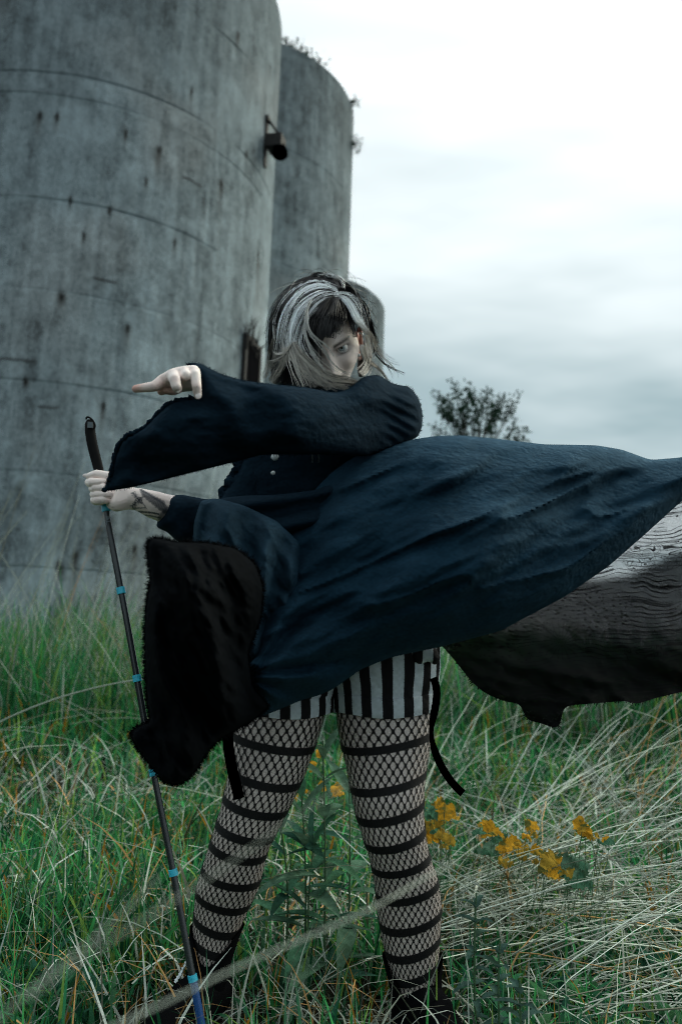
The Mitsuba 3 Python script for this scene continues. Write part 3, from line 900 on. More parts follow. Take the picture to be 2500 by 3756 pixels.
hd = trimesh.creation.icosphere(subdivisions=6)
u = hd.vertices.copy()
x, y, z = u[:, 0], u[:, 1], u[:, 2]
jaw = sst(.05, -.95, y)
px = x * .073 * (1 - .30 * jaw) * (1 + .05 * np.exp(-((y + .15) / .25) ** 2))
py_ = y * .112
pz = np.where(z > 0, z * (.088 - .012 * jaw), z * .098 * (1 - .35 * jaw))
front = sst(.15, .55, z)
ax = np.abs(px)
dz = front * (.007 * g2(ax, py_, .025, .033, .028, .010) - .016 * g2(ax, py_, .031, .0125, .0165, .0085) + .007 * g2(ax, py_, .043, -.018, .018, .018) - .006 * g2(ax, py_, .035, -.050, .02, .018)
              + .007 * g2(px, py_, 0, -.098, .018, .014) + .0045 * g2(px, py_, 0, -.060, .022, .005) + .005 * g2(px, py_, 0, -.072, .019, .005) - .003 * g2(px, py_, 0, -.0655, .022, .0025))
t = np.clip((.024 - py_) / .056, 0, 1)
inn = (py_ < .03) & (py_ > -.046)
nose = np.where(inn, (.004 + .022 * t ** 1.2) * np.exp(-(px / (.0075 + .0055 * t)) ** 2) * sst(-.046, -.034, py_), 0)
wing = .010 * g2(ax, py_, .0135, -.033, .006, .007)
nostril = -.004 * g2(ax, py_, .007, -.0405, .004, .003)
lid = .0082 * g2(ax, py_, .031, .0198, .0155, .0042) + .0045 * g2(ax, py_, .031, .0050, .014, .0032)
pz = pz + dz + front * (nose + wing + nostril + lid)
temple = -.004 * g2(py_, pz, .03, .045, .03, .03)
px = px + np.sign(px) * temple
hl = np.stack([px, py_, pz], 1)
head_m = trimesh.Trimesh(hl @ (HB * HS).T + HC, hd.faces, process=False)
ears = []
for s in (-1, 1):
    pts = [((.0765 + .008 * math.sin(a) ** 2) * s, -.016 + .034 * math.sin(a) + .004 * math.cos(a), -.004 - .018 * math.cos(a)) for a in np.linspace(-1.9, 3.3, 14)]
    rim = [(hloc(p), .0042 * HS) for p in pts]
    bowl = m3.Manifold.batch_hull([ball(hloc((.0725 * s, .008, -.004)), .006), ball(hloc((.076 * s, .006, -.016)), .005), ball(hloc((.0705 * s, -.044, -.001)), .0058), ball(hloc((.0755 * s, -.022, -.014)), .005)])
    ears.append(m3.Manifold.batch_boolean([chain(rim), bowl], m3.OpType.Add))
ear_m = [soften(e, .003, 4) for e in ears]
core = m3.Manifold.batch_boolean([trunk] + arms + legs, m3.OpType.Add)
body_man = m3.Manifold.batch_boolean([to_man(soften(core, .014, 6)), to_man(hand_u), to_man(hand_l), to_man(head_m)] + [to_man(e) for e in ear_m], m3.OpType.Add)
body = merged(from_man(body_man))

# skin colour: by where on the body it is
bv = np.asarray(body.vertices)
skin = np.tile(np.array([.86, .75, .70]), (len(bv), 1)) * (1 + .10 * (meshkit.fbm(bv * 60, 3, 4)[:, None] - .5))
L = (bv - HC) @ HB / HS
hx, hy, hz = L[:, 0], L[:, 1], L[:, 2]
inhead = (np.linalg.norm(L / [.08, .13, .13], axis=1) < 1.25)


def paint(mask, colr):
    global skin
    mask = np.clip(mask, 0, 1)[:, None]
    skin = skin * (1 - mask) + np.array(colr) * mask


hax = np.abs(hx)
fr_ = inhead * (hz > .03)
paint(fr_ * .85 * g2(hax, hy, .031, .013, .0175, .0105), (.10, .075, .075))          # smoky eye make-up
paint(fr_ * .95 * g2(hax, hy, .031, .0185, .0165, .0040), (.012, .011, .012))
paint(fr_ * .8 * g2(hax, hy, .032, .0058, .014, .0026), (.02, .018, .02))
paint(fr_ * .22 * g2(hax, hy, .030, -.003, .016, .006), (.25, .15, .14))
brow = np.exp(-((hy - (.0300 - .001 * (hax - .03) / .02 - .004 * ((hax - .036) / .02) ** 2)) / .0046) ** 2) * sst(.010, .016, hax) * sst(.056, .046, hax)
paint(fr_ * brow * .92, (.035, .028, .026))
paint(fr_ * .55 * g2(hx, hy, 0, -.066, .024, .009), (.30, .10, .09))
paint(fr_ * .25 * g2(hx, hy, .0, -.035, .012, .012), (.5, .30, .26))
paint(inhead * sst(.069, .073, hax) * (hy < .04) * (hz < .03) * .70, (.50, .16, .09))                        # red ears
paint(inhead * sst(.052, .075, hy) , (.020, .018, .018))                               # dark hair roots
paint(inhead * sst(.0, -.02, hz) * sst(-.03, .0, hy), (.020, .018, .018))
for c, r, k in ((a2(556, 394, HY - .008), .017, .8), (a2(899, 400, HY - .03), .010, .65), (a2(790, 400, HY + .008), .022, .7), (a2(1064, 450, HY - .02), .007, .4), (a2(705, 378, HY), .010, .3)):
    paint(k * np.exp(-(np.linalg.norm(bv - c, axis=1) / r) ** 2), (.50, .17, .10))
for c in [a2(775, 335, HY - .01), a2(868, 285, HY - .016), a2(955, 262, HY - .012), a2(1030, 252, HY - .01), a2(705, 375, HY - .018), a2(876, 318, HY - .045), a2(1055, 375, HY - .034)] + [a2(q, yy_, PY - .02) for q in (225, 330) for yy_ in (1163, 1208, 1262, 1309)]:
    paint(.32 * np.exp(-(np.linalg.norm(bv - c, axis=1) / .009) ** 2), (.56, .31, .26))
veins = meshkit.fbm(bv * np.array([40, 40, 90]), 3, 31)
paint(.22 * sst(.52, .68, veins) * (np.linalg.norm(bv - a2(900, 330, HY), axis=1) < .14), (.50, .42, .44))
# tattoo on the inside of the forearm: w along the arm from the wrist, q across it
w0, w1 = a2(500, 1290, PY - .02), a2(800, 1375, PY - .02)
wa = (w1 - w0) / np.linalg.norm(w1 - w0)
wq = np.cross(wa, [0, 1.0, 0])
wq *= np.sign(wq[2]) / np.linalg.norm(wq)
LT = np.linalg.norm(w1 - w0)
tw_, tq = (bv - w0) @ wa / LT, (bv - w0) @ wq / LT
onarm = (np.abs(tq) < .5) * (tw_ > -.05) * (tw_ < 1.15) * (np.linalg.norm(np.cross(bv - w0, wa), axis=1) < .07) * (bv[:, 1] < PY + .02)


def seg(a, b, wd, k=.85):
    a, b = np.array(a), np.array(b)
    p = np.stack([tw_, tq], 1)
    h = np.clip(((p - a) @ (b - a)) / ((b - a) @ (b - a)), 0, 1)
    d = np.linalg.norm(p - a - h[:, None] * (b - a), axis=1)
    paint(onarm * k * sst(wd * 1.6, wd * .6, d), (.020, .032, .045))


tri_ = [(.13, -.22), (.22, .10), (.48, -.12)]
for i in range(3):
    seg(tri_[i], tri_[(i + 1) % 3], .010, .8)
for (a, b) in (((.05, .16), (.36, -.06)), ((.13, -.20), (.33, .13))):
    seg(a, b, .011)
    for t in np.linspace(.1, .9, 6):
        c = np.array(a) * (1 - t) + np.array(b) * t
        dd = np.array(b) - np.array(a)
        nn = np.array([-dd[1], dd[0]])
        for s in (-1, 1):
            seg(c, c - dd * .12 + s * nn * .13, .013, .8)
for i in range(9):                                                                  # wing of long feathers
    t = i / 8
    a = (.20 + .62 * t, .30 - .12 * t)
    seg(a, (a[0] + .16 + .1 * t, a[1] - .16 - .18 * t), .030, .78)
seg((.19, .31), (.86, .12), .022, .7)
seg((.26, -.26), (.80, -.17), .018, .9)
seg((.33, -.31), (.84, -.24), .013, .8)
seg((.78, -.38), (.98, .05), .05, .75)
mat('skin', {'type': 'principled', 'base_color': {'type': 'mesh_attribute', 'name': 'vertex_color'}, 'roughness': .48, 'specular': .4})
paint((bv[:, 2] < .80) * (np.abs(bv[:, 0]) < .6) * (bv[:, 1] > 1.6) * .9, (.52, .455, .42))
paint((bv[:, 2] < .80) * .25 * meshkit.fbm(bv * 18, 3, 12), (.30, .22, .20))
add('person__body', body, 'skin', smooth=True, color=skin)

# eye
for s in (1,):
    ec = hloc((.031 * s, .0125, .0660))
    e = trimesh.creation.icosphere(subdivisions=4, radius=.0122 * HS)
    look = CAM + np.array([0, 0, .0]) - ec
    look /= np.linalg.norm(look)
    dt = e.vertices @ look / (.0122 * HS)
    col = np.tile([.62, .62, .62], (len(dt), 1))
    col[dt > math.cos(.50)] = (.34, .42, .43)
    col[(dt > math.cos(.52)) & (dt < math.cos(.44))] = (.03, .04, .04)
    col[dt > math.cos(.22)] = (.006, .006, .006)
    e.apply_translation(ec)
    mat('eye_surface', {'type': 'principled', 'base_color': {'type': 'mesh_attribute', 'name': 'vertex_color'}, 'roughness': .1, 'specular': .6})
    add('person__eye', e, 'eye_surface', smooth=True, color=col)
mat('steel', {'type': 'principled', 'base_color': rgb(.6, .62, .63), 'metallic': 1.0, 'roughness': .25})
er = [trimesh.creation.icosphere(subdivisions=2, radius=.0042).apply_translation(a1(927, 790, 1.64)), tube(spline([a1(935, 605, 1.63), a1(955, 615, 1.625), a1(965, 640, 1.63)], 8), .0022, 6)]
add('person__earring', er[0], 'steel', smooth=True)
add('person__ear_cuff', er[1], 'steel', smooth=True)
pb = [trimesh.creation.icosphere(subdivisions=2, radius=.0022).apply_translation(hloc((.049, .0345, .0735)))]
add('person__brow_piercing', cat(pb), 'steel', smooth=True)

# finger nails
mat('nail', {'type': 'principled', 'base_color': rgb(.74, .66, .64), 'roughness': .25, 'specular': .5})
for tip, d, sz in ((a2(158, 1108, PY - .0135), a2(120, 1106, PY - .010) - a2(180, 1110, PY - .012), (.0105, .0042, .0022)), (a2(1066, 452, HY - .0275), a2(1066, 470, HY) - a2(1062, 430, HY), (.0062, .0048, .0016)), (a2(900, 402, HY - .0375), a2(900, 420, HY) - a2(895, 380, HY), (.0055, .0050, .0016))):
    e = trimesh.creation.icosphere(subdivisions=3)
    e.apply_scale(sz)
    d = d / np.linalg.norm(d)
    s_ = np.cross(d, [0, 1.0, 0])
    s_ /= np.linalg.norm(s_)
    M = np.eye(4)
    M[:3, 0], M[:3, 1], M[:3, 2], M[:3, 3] = d, s_, np.cross(d, s_), tip
    add('person__nail', e.apply_transform(M), 'nail', smooth=True)

# --- hair
mat('hair_dark', {'type': 'principled', 'base_color': {'type': 'mesh_attribute', 'name': 'vertex_color'}, 'roughness': .5, 'specular': .22})


def on_hair(zx, zy, off=0.0):
    """depth of the hair's outer shape: a dome over the crown, a curtain below it"""
    zx, zy = np.asarray(zx, float), np.asarray(zy, float)
    dx = (zx - 630) / 450.0
    dy = np.where(zy < 600, (zy - 600) / 490.0, (zy - 600) / 1500.0)
    r2 = np.minimum(dx * dx + dy * dy, 1)
    return 1.68 - (.142 + off) * np.sqrt(1 - r2) - off * .2


hair_poly = [(560, 125), (650, 125), (760, 150), (850, 215), (920, 300), (985, 420), (1015, 530), (1000, 590), (965, 545), (930, 520), (900, 545), (870, 525), (835, 490), (805, 520), (770, 570), (730, 620), (660, 655), (640, 700),
             (620, 800), (640, 900), (700, 980), (700, 1060), (400, 1060), (215, 1020), (200, 880), (190, 740), (195, 580), (230, 430), (300, 310), (400, 205), (480, 150)]
hv = np.array(hair_poly, float)
hvv = np.stack(Z1(hv[:, 0], hv[:, 1]), 1) / V2P
iz = lambda vx, vy: ((vx * V2P - 900) / .44643, (vy * V2P - 950) / .44643)
hm = pillow(hvv, lambda X, Yv: np.maximum(on_hair(*iz(X, Yv)) + .035, 1.50), lambda X, Yv: .02, 14, lambda X, Yv: .004 * np.sin(iz(X, Yv)[0] / 22.0), 4.0, back=3.0)
add('person__hair', hm, 'hair_dark', smooth=True, color=np.tile([.012, .012, .013], (len(hm.vertices), 1)))
bh = np.array([(940, 690), (985, 660), (1030, 720), (1045, 800), (1010, 900), (985, 960), (930, 975), (915, 900), (922, 790)], float)
bm = pillow(np.stack(Z1(bh[:, 0], bh[:, 1]), 1) / V2P, 1.70, .015, 12, lambda X, Yv: .004 * np.sin(iz(X, Yv)[0] / 9.0), 3.0)
add('person__hair__nape', bm, 'hair_dark', smooth=True, color=np.tile([.055, .050, .046], (len(bm.vertices), 1)))
rng = np.random.default_rng(77)


def lock(guide, n, spread0, spread1, col, col1=None, rad=.00080, off=.012, K=16, jit=.16, frizz=9.0):
    g = spline(np.array(guide, float), K)
    d = np.gradient(g, axis=0)
    nrm_ = np.stack([-d[:, 1], d[:, 0]], 1)
    nrm_ /= np.linalg.norm(nrm_, axis=1, keepdims=True) + 1e-9
    t = np.linspace(0, 1, K)
    sp = spread0 * (1 - t) + spread1 * t
    o = rng.normal(0, 1, n)
    ln = np.clip(rng.normal(1.0, jit, n), .6, 1.25)
    ph_ = rng.uniform(0, 6.28, (n, 2))
    out = []
    wv = np.sin(t[None] * (4 + 3 * rng.random((n, 1))) + ph_[:, :1]) * frizz * t[None]
    # strands gather into thinner wisps towards their ends
    wisp = np.round(o * 2.2) / 2.2
    lat = (o[:, None] * (1 - t[None]) + (.35 * o + .65 * wisp)[:, None] * t[None]) * sp[None] + wv
    idx = np.clip(t[None] * ln[:, None], 0, 1) * (K - 1)
    i0 = np.minimum(idx.astype(int), K - 2)
    fr = (idx - i0)[..., None]
    gx = g[i0] * (1 - fr) + g[i0 + 1] * fr
    nx = nrm_[i0] * (1 - fr) + nrm_[i0 + 1] * fr
    q = gx + nx * lat[..., None]
    Yh = on_hair(q[..., 0], q[..., 1], off) - rng.uniform(0, .012, n)[:, None]
    P = a1(q[..., 0], q[..., 1], Yh)
    r = rad * rng.uniform(.6, 1.3, (n, 1)) * (1 - .7 * t[None] ** 3)
    k = np.clip(rng.normal(.92, .34, (n, 1, 1)), .04, 1.1)
    r = r * np.minimum(1, .25 + t[None] * 9)
    v_, f_, _ = stalks(P, r, np.zeros((n, 3)))
    w = np.clip((t[None, :, None] - .58 + rng.normal(0, .12, (n, 1, 1))) / .35, 0, 1)
    c = (np.array(col) * (1 - w) + np.array(col if col1 is None else col1) * w) * k
    return v_, f_, np.repeat(c[:, :, None, :], 3, 2).reshape(-1, 3)


PLAT, ASH, BLK = (.90, .94, .96), (.52, .49, .445), (.007, .0075, .009)
pl, ash, blk = [], [], []
for gd, n, s0, s1 in (
        ([(752, 268), (650, 246), (520, 296), (420, 380), (368, 500), (340, 650), (375, 770), (480, 870), (600, 975), (690, 1030)], 60, 14, 24),
        ([(740, 250), (620, 212), (480, 258), (390, 370), (340, 520), (310, 680), (290, 800), (240, 930), (212, 1010)], 46, 14, 22),
        ([(762, 285), (640, 292), (540, 362), (475, 470), (425, 600), (392, 690), (450, 800), (570, 900), (690, 970), (820, 1002), (930, 1030), (975, 1090)], 80, 13, 13),
        ([(752, 275), (650, 268), (535, 320), (450, 420), (402, 540), (380, 670), (440, 800), (540, 905), (640, 985), (720, 1040)], 75, 14, 20),
        ([(770, 296), (680, 300), (600, 352), (530, 440), (478, 530), (440, 640), (470, 760), (560, 870), (680, 955)], 30, 9, 14),
        ([(700, 200), (560, 175), (400, 243), (285, 370), (236, 520), (238, 640), (234, 735)], 10, 5, 5),
        ([(670, 220), (520, 232), (400, 320), (318, 440), (285, 560), (262, 720), (245, 840)], 18, 9, 20),
        ([(762, 280), (850, 288), (915, 335), (955, 420), (985, 520), (1010, 620)], 34, 11, 13),
        ([(768, 300), (840, 330), (885, 400), (925, 490), (985, 570), (1045, 640), (1078, 700)], 44, 12, 9),
        ([(775, 310), (830, 360), (870, 430), (920, 520), (990, 590), (1060, 680)], 26, 8, 7),
        ([(590, 135), (690, 126), (775, 155), (812, 215), (806, 245)], 14, 5, 6),
        ([(640, 145), (730, 150), (795, 190), (800, 235)], 10, 5, 5)):
    pl.append(lock(gd, n, s0, s1, PLAT, ASH, off=.0055))
for gd, n, s0, s1 in (
        ([(520, 470), (510, 540), (560, 630), (640, 690), (700, 750), (730, 797)], 9, 4, 3),
        ([(478, 540), (500, 660), (540, 760), (600, 860), (690, 960)], 12, 8, 8),
        ([(520, 620), (610, 690), (655, 760), (690, 830)], 4, 8, 4),
        ([(480, 470), (530, 620), (620, 740), (700, 850), (790, 930), (900, 960)], 4, 6, 10),
        ([(470, 560), (540, 730), (650, 850), (760, 920), (860, 960)], 3, 8, 14),
        ([(545, 330), (505, 430), (500, 520), (540, 640)], 10, 5, 8)):
    pl.append(lock(gd, n, s0, s1, (.50, .50, .48), off=.02))
for gd, n, s0, s1 in (
        ([(395, 680), (450, 790), (560, 890), (690, 970), (820, 1005), (920, 1025), (975, 1085)], 40, 12, 12),
        ([(380, 720), (430, 830), (520, 920), (620, 1000), (690, 1050)], 26, 18, 24),
        ([(430, 760), (540, 860), (660, 950), (780, 985), (880, 1000), (930, 1050), (915, 1100)], 50, 12, 12),
        ([(600, 960), (700, 1020), (790, 1040), (850, 1070), (880, 1110)], 40, 10, 12),
        ([(330, 720), (320, 830), (270, 930), (210, 1010)], 40, 14, 12),
        ([(390, 780), (410, 880), (450, 970), (480, 1050)], 26, 20, 26),
        ([(470, 850), (520, 930), (560, 1000), (590, 1050)], 26, 20, 26),
        ([(560, 900), (640, 970), (700, 1030), (760, 1060)], 26, 16, 18),
        ([(385, 690), (345, 760), (260, 832), (190, 848)], 12, 4, 4),
        ([(365, 700), (310, 770), (235, 770), (225, 740)], 6, 4, 4),
        ([(1000, 560), (1075, 690), (1160, 800), (1270, 850)], 4, 6, 14),
        ([(1040, 650), (1100, 790), (1180, 880), (1230, 980)], 5, 6, 16),
        ([(240, 760), (215, 860), (170, 930), (150, 990)], 10, 14, 14),
        ([(230, 640), (200, 760), (182, 860), (190, 960)], 10, 10, 12),
        ([(955, 720), (1000, 830), (1080, 890), (1130, 940), (1170, 1010)], 20, 5, 7),
        ([(960, 700), (985, 800), (1010, 880), (960, 950)], 20, 10, 14),
        ([(990, 620), (1020, 720), (1000, 860), (940, 940)], 26, 12, 16)):
    ash.append(lock(gd, n, s0, s1, ASH, off=.016))
for gd, n, s0, s1, off in (
        ([(720, 300), (640, 370), (575, 470), (550, 570), (560, 640)], 90, 6, 26, .004),
        ([(730, 305), (680, 400), (640, 520), (640, 640)], 120, 8, 30, .006),
        ([(740, 310), (715, 420), (700, 540), (690, 645)], 100, 8, 24, .006),
        ([(748, 312), (755, 400), (765, 500), (735, 600)], 80, 8, 18, .006),
        ([(770, 320), (800, 400), (810, 480), (790, 540)], 40, 8, 14, .004),
        ([(790, 330), (850, 430), (885, 550), (895, 640)], 22, 16, 10, .0),
        ([(755, 270), (640, 255), (515, 310), (415, 400), (362, 520), (335, 650), (380, 780)], 11, 14, 32, .010),
        ([(760, 285), (640, 300), (530, 380), (470, 480), (425, 600), (400, 720), (470, 830)], 11, 12, 30, .010),
        ([(745, 262), (620, 235), (480, 285), (385, 390), (335, 530), (300, 690), (285, 830)], 9, 14, 26, .010),
        ([(770, 290), (850, 310), (920, 400), (990, 520), (1050, 640)], 8, 10, 16, .010),
        ([(700, 200), (520, 175), (380, 255), (270, 390), (225, 560), (215, 760)], 60, 14, 24, .004),
        ([(640, 190), (470, 215), (340, 330), (270, 480), (245, 640), (225, 830)], 60, 16, 26, .004),
        ([(720, 175), (830, 215), (920, 320), (985, 470), (1040, 600), (1075, 700)], 60, 12, 12, .0),
        ([(760, 250), (860, 270), (950, 380), (1000, 500)], 40, 10, 14, .004),
        ([(540, 140), (640, 130), (720, 160), (760, 240)], 40, 10, 10, .004),
        ([(480, 520), (430, 660), (390, 800), (360, 950), (340, 1040)], 60, 26, 40, -.004),
        ([(300, 560), (270, 720), (250, 880), (240, 1020)], 60, 22, 30, .0),
        ([(1020, 600), (1040, 720), (1090, 810), (1200, 900), (1305, 945)], 5, 3, 3, .0),
        ([(985, 470), (1040, 560), (1060, 650), (1085, 760)], 10, 6, 12, .0),
        ([(940, 330), (1010, 440), (1050, 540), (1080, 560)], 5, 8, 14, .01),
        ([(560, 150), (470, 180), (350, 290), (235, 420), (180, 450)], 4, 8, 14, .01)):
    blk.append(lock(gd, n, s0, s1, BLK, off=off, jit=.30))
for _ in range(46):                                                                # flyaway hairs
    a = rng.uniform(-2.9, -.1)
    r0 = np.array([630 + 405 * math.cos(a), 560 + 425 * math.sin(a)])
    tdir = np.array([-math.sin(a), math.cos(a)]) * rng.choice([-1, 1])
    o_ = np.array([math.cos(a), math.sin(a)])
    blk.append(lock([r0 - tdir * 90 - o_ * 25, r0, r0 + tdir * rng.uniform(60, 140) + o_ * rng.uniform(8, 50), r0 + tdir * rng.uniform(150, 260) + o_ * rng.uniform(0, 60)], 1, 2, 4, BLK if rng.random() < .6 else ASH, rad=.00045))
m_, c_ = join(blk)
add('person__hair__dark_strands', m_, 'hair_dark', color=c_)
m_, c_ = join(pl)
add('person__hair__platinum_streak', m_, 'hair_dark', 'platinum blond streaks sweeping from the parting', color=c_)
m_, c_ = join(ash)
add('person__hair__ash_ends', m_, 'hair_dark', 'ash blond ends blown across the chin', color=c_)

# --- clothes
def weave_bump(p, n, uv):
    return 0.0020 * mikit.fbm(p.x * 150, p.y * 150, p.z * 150, 2) + 0.0035 * mikit.fbm(p.x * 34 + p.z * 9, p.y * 34, p.z * 52, 3)


def cloth(key, c, sheen, rough=.9, spec=.1):
    c = [float(q) for q in c]

    def fn(p, n, uv):
        wool = mikit.fbm(p.x * 190 + p.z * 40, p.y * 160, p.z * 230, 2)
        worn = mikit.fbm(p.x * 11, p.y * 11, p.z * 16, 4)
        return mi.Color3f(*c) * (.45 + .65 * wool + .55 * worn)
    return mat(key, two({'type': 'bumpmap', 'tex': mikit.proc(weave_bump, .002), 'scale': 1.0, 'bsdf': {'type': 'principled', 'base_color': mikit.proc(fn), 'roughness': rough, 'specular': spec, 'sheen': sheen, 'sheen_tint': .8}}))


cloth('black_knit', (.0045, .013, .022), .05, .95, .05)
cloth('black_velvet', (.0015, .0022, .0030), .0, .95, .04)
cloth('navy_cloth', (.0048, .021, .037), .32)
cloth('slate_cloth', (.009, .026, .042), .3)

# raised arm with its bell sleeve
sl = [(972, 955), (964, 918), (942, 889), (905, 884), (870, 861), (835, 866), (800, 896), (770, 904), (700, 890), (620, 883), (560, 875), (510, 861), (480, 846), (462, 836), (440, 833), (424, 838), (447, 846), (459, 870), (462, 905), (446, 917), (415, 917), (385, 930), (355, 960), (330, 985), (300, 1000), (283, 1010),
      (270, 1035), (262, 1060), (250, 1100), (236, 1131), (300, 1122), (370, 1105), (450, 1085), (550, 1060), (600, 1046), (720, 1045), (840, 1050), (900, 1032), (960, 1006), (970, 985)]


def sl_Y(X, Yv):
    b = 1.42 + .28 * sst(640, 1010, X) - .04 * sst(600, 430, X)
    return b + .05 * sst(920, 1100, Yv) * sst(760, 560, X) + .0 * X


def sl_fold(X, Yv):
    f = .0045 * np.sin((-X * .62 + Yv * 1.0) / 4.2 + 3 * meshkit.noise(np.stack([X / 90, Yv / 90, X * 0], -1), 3)) * sst(860, 905, X)
    f = f + .010 * np.sin((X - Yv * .55) / 24.0 + 4 * meshkit.noise(np.stack([X / 120, Yv / 120, X * 0], -1), 5)) * sst(760, 640, X)
    f = f + .030 * (meshkit.fbm(np.stack([X / 90, Yv / 40, X * 0], -1), 3, 8) - .5)
    return f


pw = pillow(sl, sl_Y, lambda X, Yv: .058 - .03 * sst(960, 1120, Yv) - .014 * sst(560, 440, X), 60, sl_fold, 6.0)
tagk = add('person__sleeve', pw, 'black_knit', 'wide bell sleeve of the arm raised across the face', smooth=True)
rng = np.random.default_rng(8)
# frayed, ruffled edge of the bell
cf = [(455, 846), (461, 880), (455, 912), (430, 918), (385, 930), (330, 985), (283, 1010), (262, 1060), (238, 1130)]
e = spline([at(px_, py__, float(sl_Y(np.array(px_ * 1.0), np.array(py__ * 1.0))) - .004) for px_, py__ in cf], 120)
add('person__sleeve__hem', tube(e + rng.normal(0, .0012, e.shape), .0042 + rng.uniform(-.001, .0012, 120), 6), 'black_knit', smooth=True)

# torso
tor = dense([(740, 880, 110, 1.70, .9), (738, 920, 250, 1.71, .8), (730, 960, 350, 1.72, .62), (715, 1020, 350, 1.735, .62), (700, 1080, 330, 1.75, .66), (690, 1140, 330, 1.765, .7), (700, 1230, 340, 1.78, .72), (735, 1340, 380, 1.80, .72), (765, 1460, 430, 1.81, .66), (770, 1530, 440, 1.81, .62)], 60)
tv, tf, tuv = loft(tor, 64)
tv = tv + (.010 * (meshkit.fbm(tv * 14, 3, 6) - .5))[:, None] * np.array([.3, -1, .3])
add('person__dress', (tv, tf), 'black_knit', smooth=True)
ru = spline([at(556, 1050, 1.70), at(545, 1085, 1.70), at(530, 1118, 1.70), at(512, 1150, 1.70)], 60)
add('person__dress__ruffle', tube(ru + rng.normal(0, .003, ru.shape), .012 + .004 * np.sin(np.arange(60) * 1.3), 7), 'black_knit', smooth=True)
for px_, py__, r in ((632, 1051, .0078), (628, 1088, .0045)):
    b = trimesh.creation.uv_sphere(r, count=[12, 20])
    b.apply_scale([1, .45, 1])
    b.apply_translation(at(px_, py__, 1.575 if py__ < 1070 else 1.60))
    add('person__dress__button', b, mat('pearl', {'type': 'principled', 'base_color': rgb(.62, .70, .72), 'roughness': .25, 'specular': .6}) if 'pearl' not in scene else 'pearl', smooth=True)
cl = []
for xx in (718, 733):
    for k in range(14):
        cl.append(tube([at(xx - 2, 1036 + k * 2.1, 1.575), at(xx + 2, 1036.3 + k * 2.1, 1.575)], .0007, 4))
add('person__dress__hook_tape', cat(cl), mat('dull_metal', {'type': 'principled', 'base_color': rgb(.09, .11, .12), 'roughness': .5, 'metallic': .5}))
# the other sleeve, with its cuff at the tattooed forearm
s2 = [(386, 1140), (420, 1138), (470, 1148), (520, 1150), (560, 1160), (600, 1200), (590, 1260), (520, 1275), (440, 1262), (400, 1240), (385, 1224), (358, 1213), (368, 1180)]
add('person__sleeve', pillow(s2, lambda X, Yv: 1.60 + .05 * sst(400, 520, X), .05, 40, lambda X, Yv: .008 * (meshkit.fbm(np.stack([X / 25, Yv / 25, X * 0], -1), 3, 2) - .5), 5.0), 'black_knit', 'cuffed sleeve at the tattooed forearm', smooth=True)

up_s = chain([(at(650, 960, 1.74), .056), (at(606, 1055, 1.728), .046), (at(566, 1140, 1.715), .046), (at(530, 1200, 1.70), .046)])
add('person__sleeve', soften(up_s, .012, 4), 'black_knit', smooth=True)

# --- cape
c1 = [(640, 1290), (655, 1235), (690, 1170), (730, 1118), (760, 1085), (800, 1057), (850, 1034), (940, 1012), (1000, 1003), (1060, 1001), (1150, 1010), (1250, 1022), (1370, 1024), (1430, 1034), (1495, 1058), (1568, 1052), (1640, 1030), (1650, 1110), (1568, 1152), (1480, 1232), (1400, 1302), (1300, 1372), (1150, 1452), (1020, 1487),
      (900, 1512), (830, 1540), (770, 1583), (740, 1598), (690, 1612), (640, 1634), (570, 1660), (520, 1640), (520, 1500), (580, 1400)]


def c1_Y(X, Yv):
    return 1.62 + .08 * sst(900, 1500, X) - .10 * sst(760, 560, X) + .06 * sst(1250, 1020, Yv) + .05 * np.sin(X / 260.0)


def wr(X, Yv, ang, lx, ly, seed):
    c, s = math.cos(ang), math.sin(ang)
    a, b = X * c + Yv * s, -X * s + Yv * c
    return meshkit.fbm(np.stack([a / lx, b / ly, X * 0], -1), 3, seed) - .5


def c1_fold(X, Yv):
    # folds fan out of the gathered corner on the left
    th = np.arctan2(Yv - 1560, X - 560)
    rr = np.hypot(X - 560, Yv - 1560)
    fan = np.sin(th * 13 + 2.5 * meshkit.noise(np.stack([rr / 160, th * 3, X * 0], -1), 5)) * np.exp(-((rr - 230) / 210) ** 2)
    ridge = 1 - np.abs(2 * (meshkit.fbm(np.stack([(X * math.cos(.42) - Yv * math.sin(.42)) / 330, (X * math.sin(.42) + Yv * math.cos(.42)) / 62, X * 0], -1), 3, 12)) - 1) * 2.2
    f = .036 * fan + .085 * wr(X, Yv, -.35, 300, 75, 2) + .032 * wr(X, Yv, -.5, 120, 28, 9) + .026 * np.clip(ridge, 0, 1) ** 2
    th2 = -.0 + np.exp(-(((X - 1400) * .55 + (Yv - 1110)) / 26) ** 2) * np.exp(-((X - 1380) / 130) ** 2)
    return f - .035 * th2


cape = pillow(c1, c1_Y, lambda X, Yv: .12 + .05 * sst(1500, 1000, X), 190, c1_fold, 7.0, back=.15)
add('person__cape', cape, 'navy_cloth', 'dark blue cape billowing to the right', smooth=True)
mid = [(462, 1150), (500, 1146), (560, 1162), (640, 1200), (690, 1250), (690, 1330), (670, 1420), (640, 1500), (560, 1560), (480, 1500), (450, 1400), (440, 1290), (446, 1200)]
add('person__cape__gathered_fold', pillow(mid, lambda X, Yv: 1.53 + .0 * X, .10, 70, lambda X, Yv: .035 * np.sin((X + .25 * Yv) / 19.0 + 5 * meshkit.noise(np.stack([X / 110, Yv / 110, X * 0], -1), 4)) + .05 * wr(X, Yv, 1.0, 80, 20, 3), 6.0), 'slate_cloth', 'slate blue gathered fold at the hip', smooth=True)
up2 = [(505, 1146), (560, 1140), (640, 1138), (720, 1128), (770, 1110), (790, 1160), (740, 1230), (660, 1260), (560, 1220), (505, 1185)]
